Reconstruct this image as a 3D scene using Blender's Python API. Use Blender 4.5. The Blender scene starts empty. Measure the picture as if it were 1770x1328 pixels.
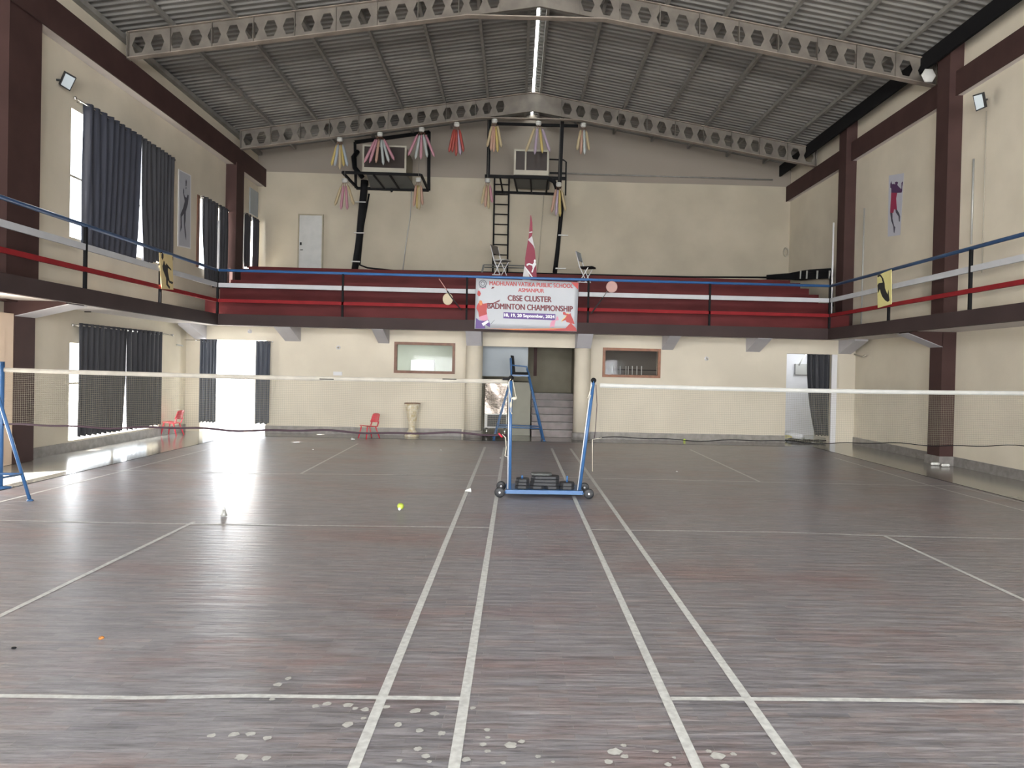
import bpy, math, random
from mathutils import Vector, Matrix
random.seed(7)
SC = bpy.context.scene
COL = SC.collection
PI = math.pi

# ------------------------------------------------------------------ camera
CF, CH, CYAW, CPIT, CROL, CCX, CCY = 1308.69, 1.63131, 0.03149, 0.0107, 0.02217, 932.47, 655.58
def _axes():
    cy, sy, cp, sp, cr, sr = math.cos(CYAW), math.sin(CYAW), math.cos(CPIT), math.sin(CPIT), math.cos(CROL), math.sin(CROL)
    f = Vector((sy*cp, cy*cp, -sp)); R = Vector((cy, -sy, 0)); U = R.cross(f)
    return cr*R + sr*U, -sr*R + cr*U, f
AR, AU, AF = _axes()
cam = bpy.data.cameras.new('camera'); camo = bpy.data.objects.new('camera', cam); COL.objects.link(camo)
cam.sensor_width = 36; cam.sensor_fit = 'HORIZONTAL'; cam.lens = CF/1770*36
cam.shift_x = -(CCX-885)/1770; cam.shift_y = -(664-CCY)/1770
cam.clip_start = 0.05; cam.clip_end = 500
camo.matrix_world = Matrix(((AR.x, AU.x, -AF.x, 0), (AR.y, AU.y, -AF.y, 0), (AR.z, AU.z, -AF.z, CH), (0, 0, 0, 1)))
SC.camera = camo
def ray(x, y): return AR*((x-CCX)/CF) + AU*((CCY-y)/CF) + AF
def FL(x, y, z=0.0):
    d = ray(x, y); t = (z-CH)/d.z; return Vector((d.x*t, d.y*t, z))
def PY(x, y, Y):
    d = ray(x, y); t = Y/d.y; return Vector((d.x*t, Y, CH+d.z*t))
def PX(x, y, X):
    d = ray(x, y); t = X/d.x; return Vector((X, d.y*t, CH+d.z*t))

# ------------------------------------------------------------------ exposure, sky, sun, daylight, added fill lamps
SC.view_settings.view_transform = 'Standard'; SC.view_settings.look = 'None'
SC.view_settings.exposure = 1.08; SC.view_settings.gamma = 1.0
SC.view_settings.use_curve_mapping = False
W = bpy.data.worlds.new('sky'); SC.world = W; W.use_nodes = True
bg = W.node_tree.nodes['Background']; bg.inputs[0].default_value = (0.86, 0.93, 1.0, 1); bg.inputs[1].default_value = 2.6
def lamp(name, kind, loc, target, power, col=(1, 1, 1), size=(1, 1), angle=None):
    l = bpy.data.lights.new(name, kind); l.energy = power; l.color = col
    if kind == 'AREA': l.shape = 'RECTANGLE'; l.size, l.size_y = size
    if angle: l.angle = angle
    o = bpy.data.objects.new(name, l); COL.objects.link(o); o.location = loc
    o.rotation_euler = (Vector(target)-Vector(loc)).to_track_quat('-Z', 'Y').to_euler()
    return o
lamp('sun', 'SUN', (-10, -6, 12), (-10+.81, -6+.585, 12-1.07), 34, (1, .95, .88), angle=.01)
lamp('daylight_back_doorway', 'AREA', (-6.85, 19.6, 1.25), (-6.3, 10, .9), 50, (.93, .96, 1), (1.5, 2.0))
lamp('daylight_left_door', 'AREA', (-8.6, 9.7, 1.2), (0, 10.5, .7), 110, (1, .95, .9), (1.7, 2.0))
lamp('daylight_upper_left_window', 'AREA', (-8.5, 15.4, 5.0), (0, 13, 3.0), 130, (.85, .92, 1), (3.0, 2.2))
lamp('daylight_lower_left_window', 'AREA', (-8.5, 15.4, 1.1), (0, 14, .8), 80, (.9, .95, 1), (3.0, 1.5))
lamp('fill_rear_low', 'AREA', (0, -11.7, 1.7), (0, 4, 1.9), 1500, (.97, .98, 1), (13, 1.9))  # added room fill, shining in through the unseen rear wall openings
lamp('fill_rear_high', 'AREA', (0, -11.7, 5.2), (0, 6, 3.9), 550, (.97, .98, 1), (13, 2.0))  # second added fill lamp, higher up behind the camera
lamp('fill_side_left', 'AREA', (-8.5, -5.5, 5.0), (8, 7, 3.8), 480, (.95, .97, 1), (6, 2.2))  # fill lamp added out of view to brighten the right wall
lamp('fill_side_right', 'AREA', (8.95, -5.5, 5.0), (-8, 7, 3.8), 520, (.95, .97, 1), (6, 2.2))  # its opposite, added out of view to brighten the left wall
lamp('daylight_upper_back_window', 'AREA', (-8.4, 22.6, 5.2), (0, 21.5, 4.5), 60, (.85, .92, 1), (.6, 1.8))
lamp('area_corner_room', 'AREA', (8.1, 20.2, 2.3), (7.1, 20.6, .9), 7, (.92, .96, 1), (.8, .8))  # area lamp inside the corner room, aimed down

# ------------------------------------------------------------------ materials
def mat(name, col, rough=.6, metal=0, noise=0, nscale=4, bump=0, bscale=40, col2=None, spec=.5, stretch=(1, 1, 1), coat=0, trans=0):
    m = bpy.data.materials.new(name); m.use_nodes = True; nt = m.node_tree; b = nt.nodes['Principled BSDF']
    b.inputs['Base Color'].default_value = (*col, 1); b.inputs['Roughness'].default_value = rough
    b.inputs['Metallic'].default_value = metal; b.inputs['Specular IOR Level'].default_value = spec
    if coat: b.inputs['Coat Weight'].default_value = coat
    tc = nt.nodes.new('ShaderNodeTexCoord'); mp = nt.nodes.new('ShaderNodeMapping'); mp.inputs['Scale'].default_value = stretch
    nt.links.new(tc.outputs['Object'], mp.inputs[0])
    n = nt.nodes.new('ShaderNodeTexNoise'); n.inputs['Scale'].default_value = nscale; n.inputs['Detail'].default_value = 6
    nt.links.new(mp.outputs[0], n.inputs['Vector'])
    r = nt.nodes.new('ShaderNodeValToRGB'); c2 = col2 or tuple(c*(1-.5*max(noise, .06)) for c in col)
    r.color_ramp.elements[0].position = .35; r.color_ramp.elements[1].position = .65
    a = max(noise, .08) if col2 is None else 1
    r.color_ramp.elements[0].color = (*c2, 1); r.color_ramp.elements[1].color = (*col, 1)
    nt.links.new(n.outputs[0], r.inputs[0]); nt.links.new(r.outputs[0], b.inputs['Base Color'])
    if bump:
        n2 = nt.nodes.new('ShaderNodeTexNoise'); n2.inputs['Scale'].default_value = bscale
        bp = nt.nodes.new('ShaderNodeBump'); bp.inputs['Strength'].default_value = bump; bp.inputs['Distance'].default_value = .01
        nt.links.new(mp.outputs[0], n2.inputs['Vector']); nt.links.new(n2.outputs[0], bp.inputs['Height']); nt.links.new(bp.outputs[0], b.inputs['Normal'])
    if trans: b.inputs['Transmission Weight'].default_value = trans
    return m
M = {}
M['wall'] = mat('cream_wall_paint', (.67, .61, .495), .75, noise=.25, nscale=.9, bump=.15)
M['wall_cool'] = mat('pale_wall_paint', (.62, .62, .56), .75, noise=.2, nscale=.9, bump=.1)
M['soffit'] = mat('soffit_paint', (.62, .58, .56), .8, noise=.1)
M['lavender'] = mat('lavender_paint', (.50, .49, .52), .8, noise=.1)
M['brown'] = mat('brown_paint', (.062, .032, .029), .7, noise=.4, nscale=2, spec=.25)
M['fascia'] = mat('brown_fascia_paint', (.050, .033, .032), .7, noise=.4, nscale=1.5, spec=.25)
M['tier'] = mat('oxide_red_floor_paint', (.125, .026, .027), .55, noise=.5, nscale=1.2, stretch=(1, 1, 3), spec=.12)
M['stone'] = mat('grey_stone_skirting', (.27, .25, .235), .5, noise=.6, nscale=9)
M['stair'] = mat('stair_stone', (.26, .22, .21), .55, noise=.6, nscale=5)
M['tile'] = mat('polished_stone_floor', (.31, .30, .27), .16, noise=.5, nscale=3, spec=.6)
M['steel'] = mat('dusty_truss_steel', (.165, .145, .122), .7, noise=.7, nscale=3, bump=.1)
M['steel2'] = mat('dusty_flange_steel', (.29, .245, .205), .7, noise=.6, nscale=3)
M['purlin'] = mat('purlin_steel', (.25, .24, .22), .6, noise=.5)
M['black'] = mat('black_paint', (.009, .009, .010), .7, spec=.15)
M['blackplast'] = mat('black_rubber', (.022, .023, .026), .55, noise=.3)
M['blue'] = mat('blue_enamel', (.045, .13, .30), .35, noise=.2)
M['bluerail'] = mat('blue_rail_paint', (.04, .14, .36), .4, noise=.25)
M['white'] = mat('white_paint', (.72, .72, .74), .45, noise=.08)
M['red'] = mat('red_rail_paint', (.24, .016, .02), .65, noise=.3, spec=.15)
M['railwhite'] = mat('white_rail_paint', (.47, .48, .50), .55, noise=.15, spec=.2)
M['curtain_grey'] = mat('grey_curtain', (.10, .11, .135), .8, noise=.3, nscale=3, stretch=(4, 4, .6))
M['redplast'] = mat('red_plastic', (.62, .03, .06), .35)
M['curtain'] = mat('charcoal_curtain', (.055, .056, .064), .85, noise=.3, nscale=3, stretch=(4, 4, .6))
M['curtain_blue'] = mat('slate_curtain', (.045, .049, .068), .8, noise=.3, nscale=3, stretch=(4, 4, .6))
M['chrome'] = mat('chrome', (.7, .7, .7), .2, 1)
M['alu'] = mat('grey_aluminium', (.42, .42, .40), .45, .3)
M['wood'] = mat('brown_wood_frame', (.20, .085, .045), .5, noise=.6, nscale=12, stretch=(1, 1, 1))
M['wood2'] = mat('orange_wood_frame', (.28, .11, .05), .5, noise=.6, nscale=12)
M['net'] = mat('cream_net_cord', (.27, .25, .19), .8)
M['tape'] = mat('net_tape', (.50, .50, .47), .7, noise=.2, nscale=8)
M['tape_dirty'] = mat('worn_net_tape', (.46, .43, .37), .8, noise=.4, nscale=6)
M['cordblack'] = mat('dark_net_cord', (.045, .022, .032), .7)
M['yellow'] = mat('yellow_board', (.72, .66, .28), .6, noise=.1)
M['yellow2'] = mat('pale_yellow_board', (.66, .53, .27), .6, noise=.2)
M['sil'] = mat('black_silhouette', (.02, .02, .02), .6)
M['poster'] = mat('grey_poster_paper', (.50, .51, .58), .5, noise=.05)
M['poster2'] = mat('lilac_poster_paper', (.42, .44, .50), .45, noise=.1)
M['crimson'] = mat('crimson_figure', (.30, .015, .07), .5)
M['purple'] = mat('purple_figure', (.07, .025, .10), .5)
M['slate'] = mat('slate_figure', (.05, .05, .08), .5)
M['banner'] = mat('banner_vinyl', (.42, .44, .475), .4, noise=.06)
M['b_red'] = mat('banner_red', (.42, .035, .03), .5); M['b_maroon'] = mat('banner_maroon', (.14, .012, .02), .5)
M['b_purple'] = mat('banner_purple', (.09, .035, .22), .5); M['b_orange'] = mat('banner_orange', (.62, .20, .06), .5)
M['b_pink'] = mat('banner_pink', (.62, .25, .36), .5); M['b_grey'] = mat('banner_grey', (.12, .12, .14), .5)
M['b_yellow'] = mat('banner_yellow', (.75, .55, .12), .5); M['b_white'] = mat('banner_white', (.8, .8, .82), .5)
M['pinkflag'] = mat('crimson_flag', (.27, .045, .075), .7); M['whiteflag'] = mat('white_flag', (.62, .60, .62), .7)
M['gold'] = mat('antique_gold_ceramic', (.50, .40, .22), .35, noise=.6, nscale=14, col2=(.72, .68, .58))
M['foil'] = mat('silver_foil', (.24, .20, .17), .24, .85, bump=1.0, bscale=7, noise=.4)
M['door_cream'] = mat('cream_door', (.72, .56, .42), .5, noise=.1)
M['door_grey'] = mat('grey_door', (.44, .44, .42), .6, noise=.2)
M['greyblue'] = mat('grey_blue_board', (.36, .40, .43), .6, noise=.1)
M['olive'] = mat('olive_wall', (.29, .285, .235), .7, noise=.15)
M['beige'] = mat('stairwell_wall', (.30, .27, .20), .8, noise=.2)
M['concrete'] = mat('outdoor_concrete', (.8, .79, .76), .9, noise=.15)
M['innerwall'] = mat('inner_room_wall', (.47, .50, .44), .8, noise=.1)
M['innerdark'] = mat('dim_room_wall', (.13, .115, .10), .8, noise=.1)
M['glass_dark'] = mat('dark_window_pane', (.045, .035, .032), .25, noise=.2)
M['winframe'] = mat('beige_window_frame', (.40, .37, .30), .5, noise=.2)
M['grate'] = mat('steel_grate', (.10, .105, .10), .6)
M['lampglass'] = mat('lamp_lens', (.55, .62, .66), .2)
M['rope'] = mat('white_rope', (.62, .58, .48), .9)
M['shut'] = mat('white_feather', (.75, .75, .72), .8)
M['tennis'] = mat('yellow_green_felt', (.62, .78, .10), .8)
M['orange'] = mat('orange_wrapper', (.45, .17, .03), .4, noise=.6, nscale=60)
M['skin'] = mat('racket_string', (.55, .47, .33), .7)
M['pinkshaft'] = mat('pink_shaft', (.55, .28, .26), .5)
M['pinkhead'] = mat('pinkish_string', (.48, .30, .27), .7)
M['line'] = mat('white_line_paint', (.66, .67, .65), .5, noise=.5, nscale=25)
M['splat'] = mat('dried_white_paint', (.55, .55, .52), .6, noise=.4, nscale=40)
for nm, c in (('yel', (.50, .38, .12)), ('blu', (.36, .40, .44)), ('pnk', (.46, .22, .27)), ('lil', (.38, .30, .38)), ('crm', (.46, .37, .22)), ('rd', (.36, .06, .045)), ('rs', (.45, .27, .20)), ('gr', (.42, .45, .44))):
    M['st_'+nm] = mat('streamer_'+nm, tuple(x*.8 for x in c), .5, noise=.1)
# glass
g = bpy.data.materials.new('window_glass'); g.use_nodes = True; nt = g.node_tree; nt.nodes.clear()
o_ = nt.nodes.new('ShaderNodeOutputMaterial'); t_ = nt.nodes.new('ShaderNodeBsdfTransparent'); gl = nt.nodes.new('ShaderNodeBsdfGlossy'); gl.inputs['Roughness'].default_value = .03
mx = nt.nodes.new('ShaderNodeMixShader'); mx.inputs[0].default_value = .005
nt.links.new(t_.outputs[0], mx.inputs[1]); nt.links.new(gl.outputs[0], mx.inputs[2]); nt.links.new(mx.outputs[0], o_.inputs[0]); M['glass'] = g
# translucent ridge sheet
g = bpy.data.materials.new('translucent_ridge_sheet'); g.use_nodes = True; nt = g.node_tree; nt.nodes.clear()
o_ = nt.nodes.new('ShaderNodeOutputMaterial'); t_ = nt.nodes.new('ShaderNodeBsdfTranslucent'); t_.inputs[0].default_value = (.8, .85, .85, 1)
nt.links.new(t_.outputs[0], o_.inputs[0]); M['ridge'] = g
# roof sheet
M['roof'] = mat('galvanised_roof_sheet', (.25, .243, .228), .6, .2, noise=.5, nscale=.7, stretch=(.6, 3, 1))
# gable wall: bare plaster above painted part
def gable_mat():
    m = mat('gable_wall_paint', (.46, .41, .32), .8, noise=.3, nscale=.8, bump=.1)
    nt = m.node_tree; b = nt.nodes['Principled BSDF']; src = b.inputs['Base Color'].links[0].from_socket
    tc = nt.nodes.new('ShaderNodeTexCoord'); sp = nt.nodes.new('ShaderNodeSeparateXYZ'); nt.links.new(tc.outputs['Object'], sp.inputs[0])
    n = nt.nodes.new('ShaderNodeTexNoise'); n.inputs['Scale'].default_value = 1.5
    ad = nt.nodes.new('ShaderNodeMath'); ad.operation = 'MULTIPLY_ADD'; nt.links.new(n.outputs[0], ad.inputs[0]); ad.inputs[1].default_value = .12; nt.links.new(sp.outputs[2], ad.inputs[2])
    gt = nt.nodes.new('ShaderNodeMath'); gt.operation = 'GREATER_THAN'; nt.links.new(ad.outputs[0], gt.inputs[0]); gt.inputs[1].default_value = 7.56
    mx = nt.nodes.new('ShaderNodeMix'); mx.data_type = 'RGBA'; nt.links.new(gt.outputs[0], mx.inputs[0]); nt.links.new(src, mx.inputs[6])
    n2 = nt.nodes.new('ShaderNodeTexNoise'); n2.inputs['Scale'].default_value = .9; n2.inputs['Detail'].default_value = 5
    rp = nt.nodes.new('ShaderNodeValToRGB'); rp.color_ramp.elements[0].color = (.16, .138, .115, 1); rp.color_ramp.elements[1].color = (.34, .295, .25, 1)
    nt.links.new(n2.outputs[0], rp.inputs[0]); nt.links.new(rp.outputs[0], mx.inputs[7]); nt.links.new(mx.outputs[2], b.inputs['Base Color'])
    return m
M['gable'] = gable_mat()
# parquet floor
def floor_mat():
    m = bpy.data.materials.new('worn_parquet'); m.use_nodes = True; nt = m.node_tree; b = nt.nodes['Principled BSDF']; N = nt.nodes.new; Lk = nt.links.new
    tc = N('ShaderNodeTexCoord')
    br = N('ShaderNodeTexBrick'); Lk(tc.outputs['Object'], br.inputs['Vector'])
    br.inputs['Scale'].default_value = 1; br.inputs['Brick Width'].default_value = .30; br.inputs['Row Height'].default_value = .047
    br.inputs['Mortar Size'].default_value = .0016; br.inputs['Mortar Smooth'].default_value = .3; br.inputs['Bias'].default_value = 0
    br.inputs['Color1'].default_value = (0, 0, 0, 1); br.inputs['Color2'].default_value = (1, 1, 1, 1); br.inputs['Mortar'].default_value = (0.544, 0.536, 0.565, 1)
    rp = N('ShaderNodeValToRGB'); e = rp.color_ramp.elements
    e[0].position = 0; e[0].color = (0.188, 0.182, 0.198, 1); e[1].position = 1; e[1].color = (0.274, 0.244, 0.247, 1)
    for p, c in ((.25, (0.233, 0.222, 0.235, 1)), (.5, (0.269, 0.255, 0.267, 1)), (.72, (0.219, 0.210, 0.226, 1)), (.86, (0.245, 0.209, 0.210, 1))):
        x = e.new(p); x.color = c
    Lk(br.outputs['Color'], rp.inputs[0])
    # large worn areas: grey dust against red brown varnish
    n1 = N('ShaderNodeTexNoise'); n1.inputs['Scale'].default_value = .42; n1.inputs['Detail'].default_value = 8; n1.inputs['Roughness'].default_value = .65
    mp = N('ShaderNodeMapping'); mp.inputs['Scale'].default_value = (1, 2.2, 1); Lk(tc.outputs['Object'], mp.inputs[0]); Lk(mp.outputs[0], n1.inputs['Vector'])
    r1 = N('ShaderNodeValToRGB'); r1.color_ramp.elements[0].position = .50; r1.color_ramp.elements[1].position = .66; Lk(n1.outputs[0], r1.inputs[0])
    mx = N('ShaderNodeMix'); mx.data_type = 'RGBA'; Lk(r1.outputs[0], mx.inputs[0]); Lk(rp.outputs[0], mx.inputs[6])
    mu = N('ShaderNodeMix'); mu.data_type = 'RGBA'; mu.blend_type = 'MULTIPLY'; mu.inputs[0].default_value = 1; Lk(rp.outputs[0], mu.inputs[6]); mu.inputs[7].default_value = (.98, .70, .64, 1)
    Lk(mu.outputs[2], mx.inputs[7])
    # fine streaks
    n2 = N('ShaderNodeTexNoise'); n2.inputs['Scale'].default_value = 3; n2.inputs['Detail'].default_value = 8; n2.inputs['Roughness'].default_value = .7
    mp2 = N('ShaderNodeMapping'); mp2.inputs['Scale'].default_value = (1, 9, 1); Lk(tc.outputs['Object'], mp2.inputs[0]); Lk(mp2.outputs[0], n2.inputs['Vector'])
    r2 = N('ShaderNodeValToRGB'); r2.color_ramp.elements[0].position = .3; r2.color_ramp.elements[1].position = .7
    r2.color_ramp.elements[0].color = (.42, .42, .44, 1); r2.color_ramp.elements[1].color = (1.35, 1.35, 1.35, 1); Lk(n2.outputs[0], r2.inputs[0])
    m2 = N('ShaderNodeMix'); m2.data_type = 'RGBA'; m2.blend_type = 'MULTIPLY'; m2.inputs[0].default_value = .95; Lk(mx.outputs[2], m2.inputs[6]); Lk(r2.outputs[0], m2.inputs[7])
    n5 = N('ShaderNodeTexNoise'); n5.inputs['Scale'].default_value = 9; n5.inputs['Detail'].default_value = 6; n5.inputs['Roughness'].default_value = .75
    mp5 = N('ShaderNodeMapping'); mp5.inputs['Scale'].default_value = (.7, 9, 1); mp5.inputs['Rotation'].default_value = (0, 0, .03); Lk(tc.outputs['Object'], mp5.inputs[0]); Lk(mp5.outputs[0], n5.inputs['Vector'])
    r5 = N('ShaderNodeValToRGB'); r5.color_ramp.elements[0].position = .36; r5.color_ramp.elements[1].position = .5; r5.color_ramp.elements[0].color = (.40, .38, .38, 1); r5.color_ramp.elements[1].color = (1.12, 1.12, 1.12, 1); Lk(n5.outputs[0], r5.inputs[0])
    m5 = N('ShaderNodeMix'); m5.data_type = 'RGBA'; m5.blend_type = 'MULTIPLY'; m5.inputs[0].default_value = .85; Lk(m2.outputs[2], m5.inputs[6]); Lk(r5.outputs[0], m5.inputs[7]); m2 = m5
    # pale gaps
    m3 = N('ShaderNodeMix'); m3.data_type = 'RGBA'; Lk(br.outputs['Fac'], m3.inputs[0]); Lk(m2.outputs[2], m3.inputs[6]); m3.inputs[7].default_value = (.22, .21, .205, 1)
    Lk(m3.outputs[2], b.inputs['Base Color'])
    # roughness + bump
    n3 = N('ShaderNodeTexNoise'); n3.inputs['Scale'].default_value = 2.2; n3.inputs['Detail'].default_value = 5
    mp3 = N('ShaderNodeMapping'); mp3.inputs['Scale'].default_value = (1, 7, 1); Lk(tc.outputs['Object'], mp3.inputs[0]); Lk(mp3.outputs[0], n3.inputs['Vector'])
    mr = N('ShaderNodeMapRange'); mr.inputs[3].default_value = .30; mr.inputs[4].default_value = .56; Lk(n2.outputs[0], mr.inputs[0]); Lk(mr.outputs[0], b.inputs['Roughness'])
    bp = N('ShaderNodeBump'); bp.inputs['Strength'].default_value = .8; bp.inputs['Distance'].default_value = .016; Lk(n3.outputs[0], bp.inputs['Height'])
    bp2 = N('ShaderNodeBump'); bp2.inputs['Strength'].default_value = .5; bp2.inputs['Distance'].default_value = .004; Lk(br.outputs['Color'], bp2.inputs['Height']); Lk(bp.outputs[0], bp2.inputs['Normal'])
    Lk(bp2.outputs[0], b.inputs['Normal']); b.inputs['Specular IOR Level'].default_value = .8; b.inputs['Coat Weight'].default_value = .35; b.inputs['Coat Roughness'].default_value = .3
    return m
M['floor'] = floor_mat()

# ------------------------------------------------------------------ mesh helpers
class MB:
    def __init__(s): s.v = []; s.f = []; s.sm = []
    def add(s, vs, fs, smooth=False):
        n = len(s.v); s.v += [tuple(v) for v in vs]; s.f += [tuple(i+n for i in f) for f in fs]; s.sm += [smooth]*len(fs); return s
    def box(s, x0, x1, y0, y1, z0, z1):
        v = [(x, y, z) for z in (z0, z1) for y in (y0, y1) for x in (x0, x1)]
        return s.add(v, [(0, 2, 3, 1), (4, 5, 7, 6), (0, 1, 5, 4), (2, 6, 7, 3), (0, 4, 6, 2), (1, 3, 7, 5)])
    def bar(s, a, b, w, h=None, up=(0, 0, 1)):
        a, b = Vector(a), Vector(b); h = h or w; d = (b-a).normalized(); u = Vector(up)
        if abs(d.dot(u)) > .98: u = Vector((0, 1, 0))
        r = d.cross(u).normalized(); u = r.cross(d)
        v = [p + r*sx*w/2 + u*sy*h/2 for p in (a, b) for sx, sy in ((-1, -1), (1, -1), (1, 1), (-1, 1))]
        return s.add(v, [(0, 1, 2, 3), (7, 6, 5, 4), (0, 4, 5, 1), (1, 5, 6, 2), (2, 6, 7, 3), (3, 7, 4, 0)])
    def tube(s, pts, r, n=8, cap=True):
        pts = [Vector(p) for p in pts]; rs = r if isinstance(r, (list, tuple)) else [r]*len(pts)
        vs = []; prev = None
        for i, p in enumerate(pts):
            d = (pts[min(i+1, len(pts)-1)]-pts[max(i-1, 0)]).normalized()
            if prev is None:
                u = Vector((0, 0, 1)) if abs(d.z) < .9 else Vector((1, 0, 0)); a = d.cross(u).normalized()
            else: a = (prev - d*prev.dot(d)).normalized()
            prev = a; c = d.cross(a)
            vs += [p + (a*math.cos(t*2*PI/n)+c*math.sin(t*2*PI/n))*rs[i] for t in range(n)]
        fs = [(i*n+j, i*n+(j+1) % n, (i+1)*n+(j+1) % n, (i+1)*n+j) for i in range(len(pts)-1) for j in range(n)]
        if cap: fs += [tuple(reversed(range(n))), tuple((len(pts)-1)*n+j for j in range(n))]
        return s.add(vs, fs, True)
    def lathe(s, c, prof, n=24, axis='z', cap=True):
        c = Vector(c); vs = []
        for r, h in prof:
            for t in range(n):
                x, y = r*math.cos(t*2*PI/n), r*math.sin(t*2*PI/n)
                vs.append(c + (Vector((x, y, h)) if axis == 'z' else Vector((x, h, y)) if axis == 'y' else Vector((h, x, y))))
        k = len(prof)
        fs = [(i*n+j, i*n+(j+1) % n, (i+1)*n+(j+1) % n, (i+1)*n+j) for i in range(k-1) for j in range(n)]
        if cap: fs += [tuple(reversed(range(n))), tuple((k-1)*n+j for j in range(n))]
        return s.add(vs, fs, True)
    def prism(s, poly, off):                     # polygon of 3D points pushed by off
        poly = [Vector(p) for p in poly]; off = Vector(off); n = len(poly)
        return s.add(poly+[p+off for p in poly], [tuple(range(n)), tuple(reversed(range(n, 2*n)))] + [(i, i+n, (i+1) % n+n, (i+1) % n) for i in range(n)])
    def grid(s, fn, nu, nv, smooth=True):
        vs = [fn(i/nu, j/nv) for j in range(nv+1) for i in range(nu+1)]
        return s.add(vs, [(j*(nu+1)+i, j*(nu+1)+i+1, (j+1)*(nu+1)+i+1, (j+1)*(nu+1)+i) for j in range(nv) for i in range(nu)], smooth)
    def sphere(s, c, r, n=12, sq=(1, 1, 1)):
        c = Vector(c); rows = n//2
        prof = [(math.sin(PI*k/rows), -math.cos(PI*k/rows)) for k in range(rows+1)]
        vs = []
        for a, h in prof:
            a = max(a, .02)
            for t in range(n): vs.append(c+Vector((r*a*math.cos(t*2*PI/n)*sq[0], r*a*math.sin(t*2*PI/n)*sq[1], r*h*sq[2])))
        k = len(prof)
        fs = [(i*n+j, i*n+(j+1) % n, (i+1)*n+(j+1) % n, (i+1)*n+j) for i in range(k-1) for j in range(n)] + [tuple(reversed(range(n))), tuple((k-1)*n+j for j in range(n))]
        return s.add(vs, fs, True)
    def build(s, name, m, parent=None, org=None, fixn=True):
        me = bpy.data.meshes.new(name)
        o = bpy.data.objects.new(name, me); COL.objects.link(o)
        base = Vector((0, 0, 0))
        if parent is not None: base = Vector(parent['_org']); o.parent = parent
        elif org is not None: base = Vector(org); o.location = base
        me.from_pydata([Vector(v)-base for v in s.v], [], s.f); me.materials.append(M[m] if isinstance(m, str) else m)
        me.polygons.foreach_set('use_smooth', s.sm)
        if fixn:
            import bmesh
            b = bmesh.new(); b.from_mesh(me); bmesh.ops.recalc_face_normals(b, faces=b.faces); b.to_mesh(me); b.free()
        if parent is not None: o['_org'] = tuple(base); COLL.append(o)
        me.update(); return o
COLL = []
def thing(name, label, cat, loc, group=None):
    o = bpy.data.objects.new(name, None); COL.objects.link(o); o.location = loc; o.empty_display_size = .1
    o['_org'] = tuple(loc); COLL.append(o); o['label'] = label; o['category'] = cat
    if group: o['group'] = group
    return o
def tag(o, label, cat, group=None):
    o['label'] = label; o['category'] = cat
    if group: o['group'] = group
    return o
def struct(name, mb, m, fixn=True):
    o = mb.build(name, m, fixn=fixn); o['kind'] = 'structure'; return o
def copy_tree(o, parent=None):
    c = o.copy(); COL.objects.link(c)
    if parent: c.parent = parent
    for ch in list(o.children): copy_tree(ch, c)
    return c

XL, XR, YG, YB, YU = -7.95, 8.40, 17.5, 18.5, 23.3   # walls, gallery edge, lower back wall, upper back wall
GL, GR = -6.81, 7.28                                 # edges of the side galleries
Z0, Z1 = 2.52, 2.775                                 # gallery underside / floor
def roofz(x): return 8.12 + .163*((x-XL) if x < .32 else (XR+.24-x))

def wall(name, axis, p, t, u0, u1, z0, z1, holes, m):
    """wall in the plane axis = p, thickness t, with rectangular holes (ua, ub, za, zb)"""
    us = sorted({u0, u1} | {h[0] for h in holes} | {h[1] for h in holes}); zs = sorted({z0, z1} | {h[2] for h in holes} | {h[3] for h in holes})
    us = [u for u in us if u0 <= u <= u1]; zs = [z for z in zs if z0 <= z <= z1]
    def solid(i, j):
        if i < 0 or j < 0 or i >= len(us)-1 or j >= len(zs)-1: return False
        uc, zc = (us[i]+us[i+1])/2, (zs[j]+zs[j+1])/2
        return not any(h[0] < uc < h[1] and h[2] < zc < h[3] for h in holes)
    mb = MB()
    def P(u, z, k): return (p+t*k, u, z) if axis == 'x' else (u, p+t*k, z)
    for i in range(len(us)-1):
        for j in range(len(zs)-1):
            if not solid(i, j): continue
            a, b, c, d = us[i], us[i+1], zs[j], zs[j+1]
            mb.add([P(a, c, 0), P(b, c, 0), P(b, d, 0), P(a, d, 0)], [(0, 1, 2, 3)]); mb.add([P(a, c, 1), P(b, c, 1), P(b, d, 1), P(a, d, 1)], [(3, 2, 1, 0)])
            for (di, dj, q) in ((-1, 0, (a, c, a, d)), (1, 0, (b, c, b, d)), (0, -1, (a, c, b, c)), (0, 1, (a, d, b, d))):
                if not solid(i+di, j+dj):
                    mb.add([P(q[0], q[1], 0), P(q[2], q[3], 0), P(q[2], q[3], 1), P(q[0], q[1], 1)], [(0, 1, 2, 3)])
    return struct(name, mb, m, fixn=False)

# ------------------------------------------------------------------ floors
struct('floor', MB().box(-6.36, 6.95, -11.0, 17.45, -.06, 0), 'floor')
mb = MB(); mb.box(XL-.3, -6.362, -11.0, 18.5, -.08, -.004); mb.box(6.952, XR+.3, -11.0, 18.5, -.08, -.004); mb.box(-6.362, 6.952, 17.452, 18.5, -.08, -.004)
mb.box(XL, XR+.3, 18.5, 23.2, -.08, -.004)
struct('floor_tiles', mb, 'tile')
struct('trim_1', MB().box(-6.372, -6.356, -11.0, 17.46, -.01, .004).box(6.946, 6.962, -11.0, 17.46, -.01, .004).box(-6.37, 6.96, 17.446, 17.462, -.01, .004), 'black')
struct('ground', MB().box(-60, 60, -40, 70, -.3, -.1), 'concrete')

struct('sun_blocker_slabs', MB().box(-10.1, XL-.25, 12.8, 18.2, 2.6, 2.7).box(-9.9, XL-.25, 12.8, 23.3, 7.0, 7.1), 'concrete')  # unseen outdoor slabs added to keep the sun off the left windows

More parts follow.
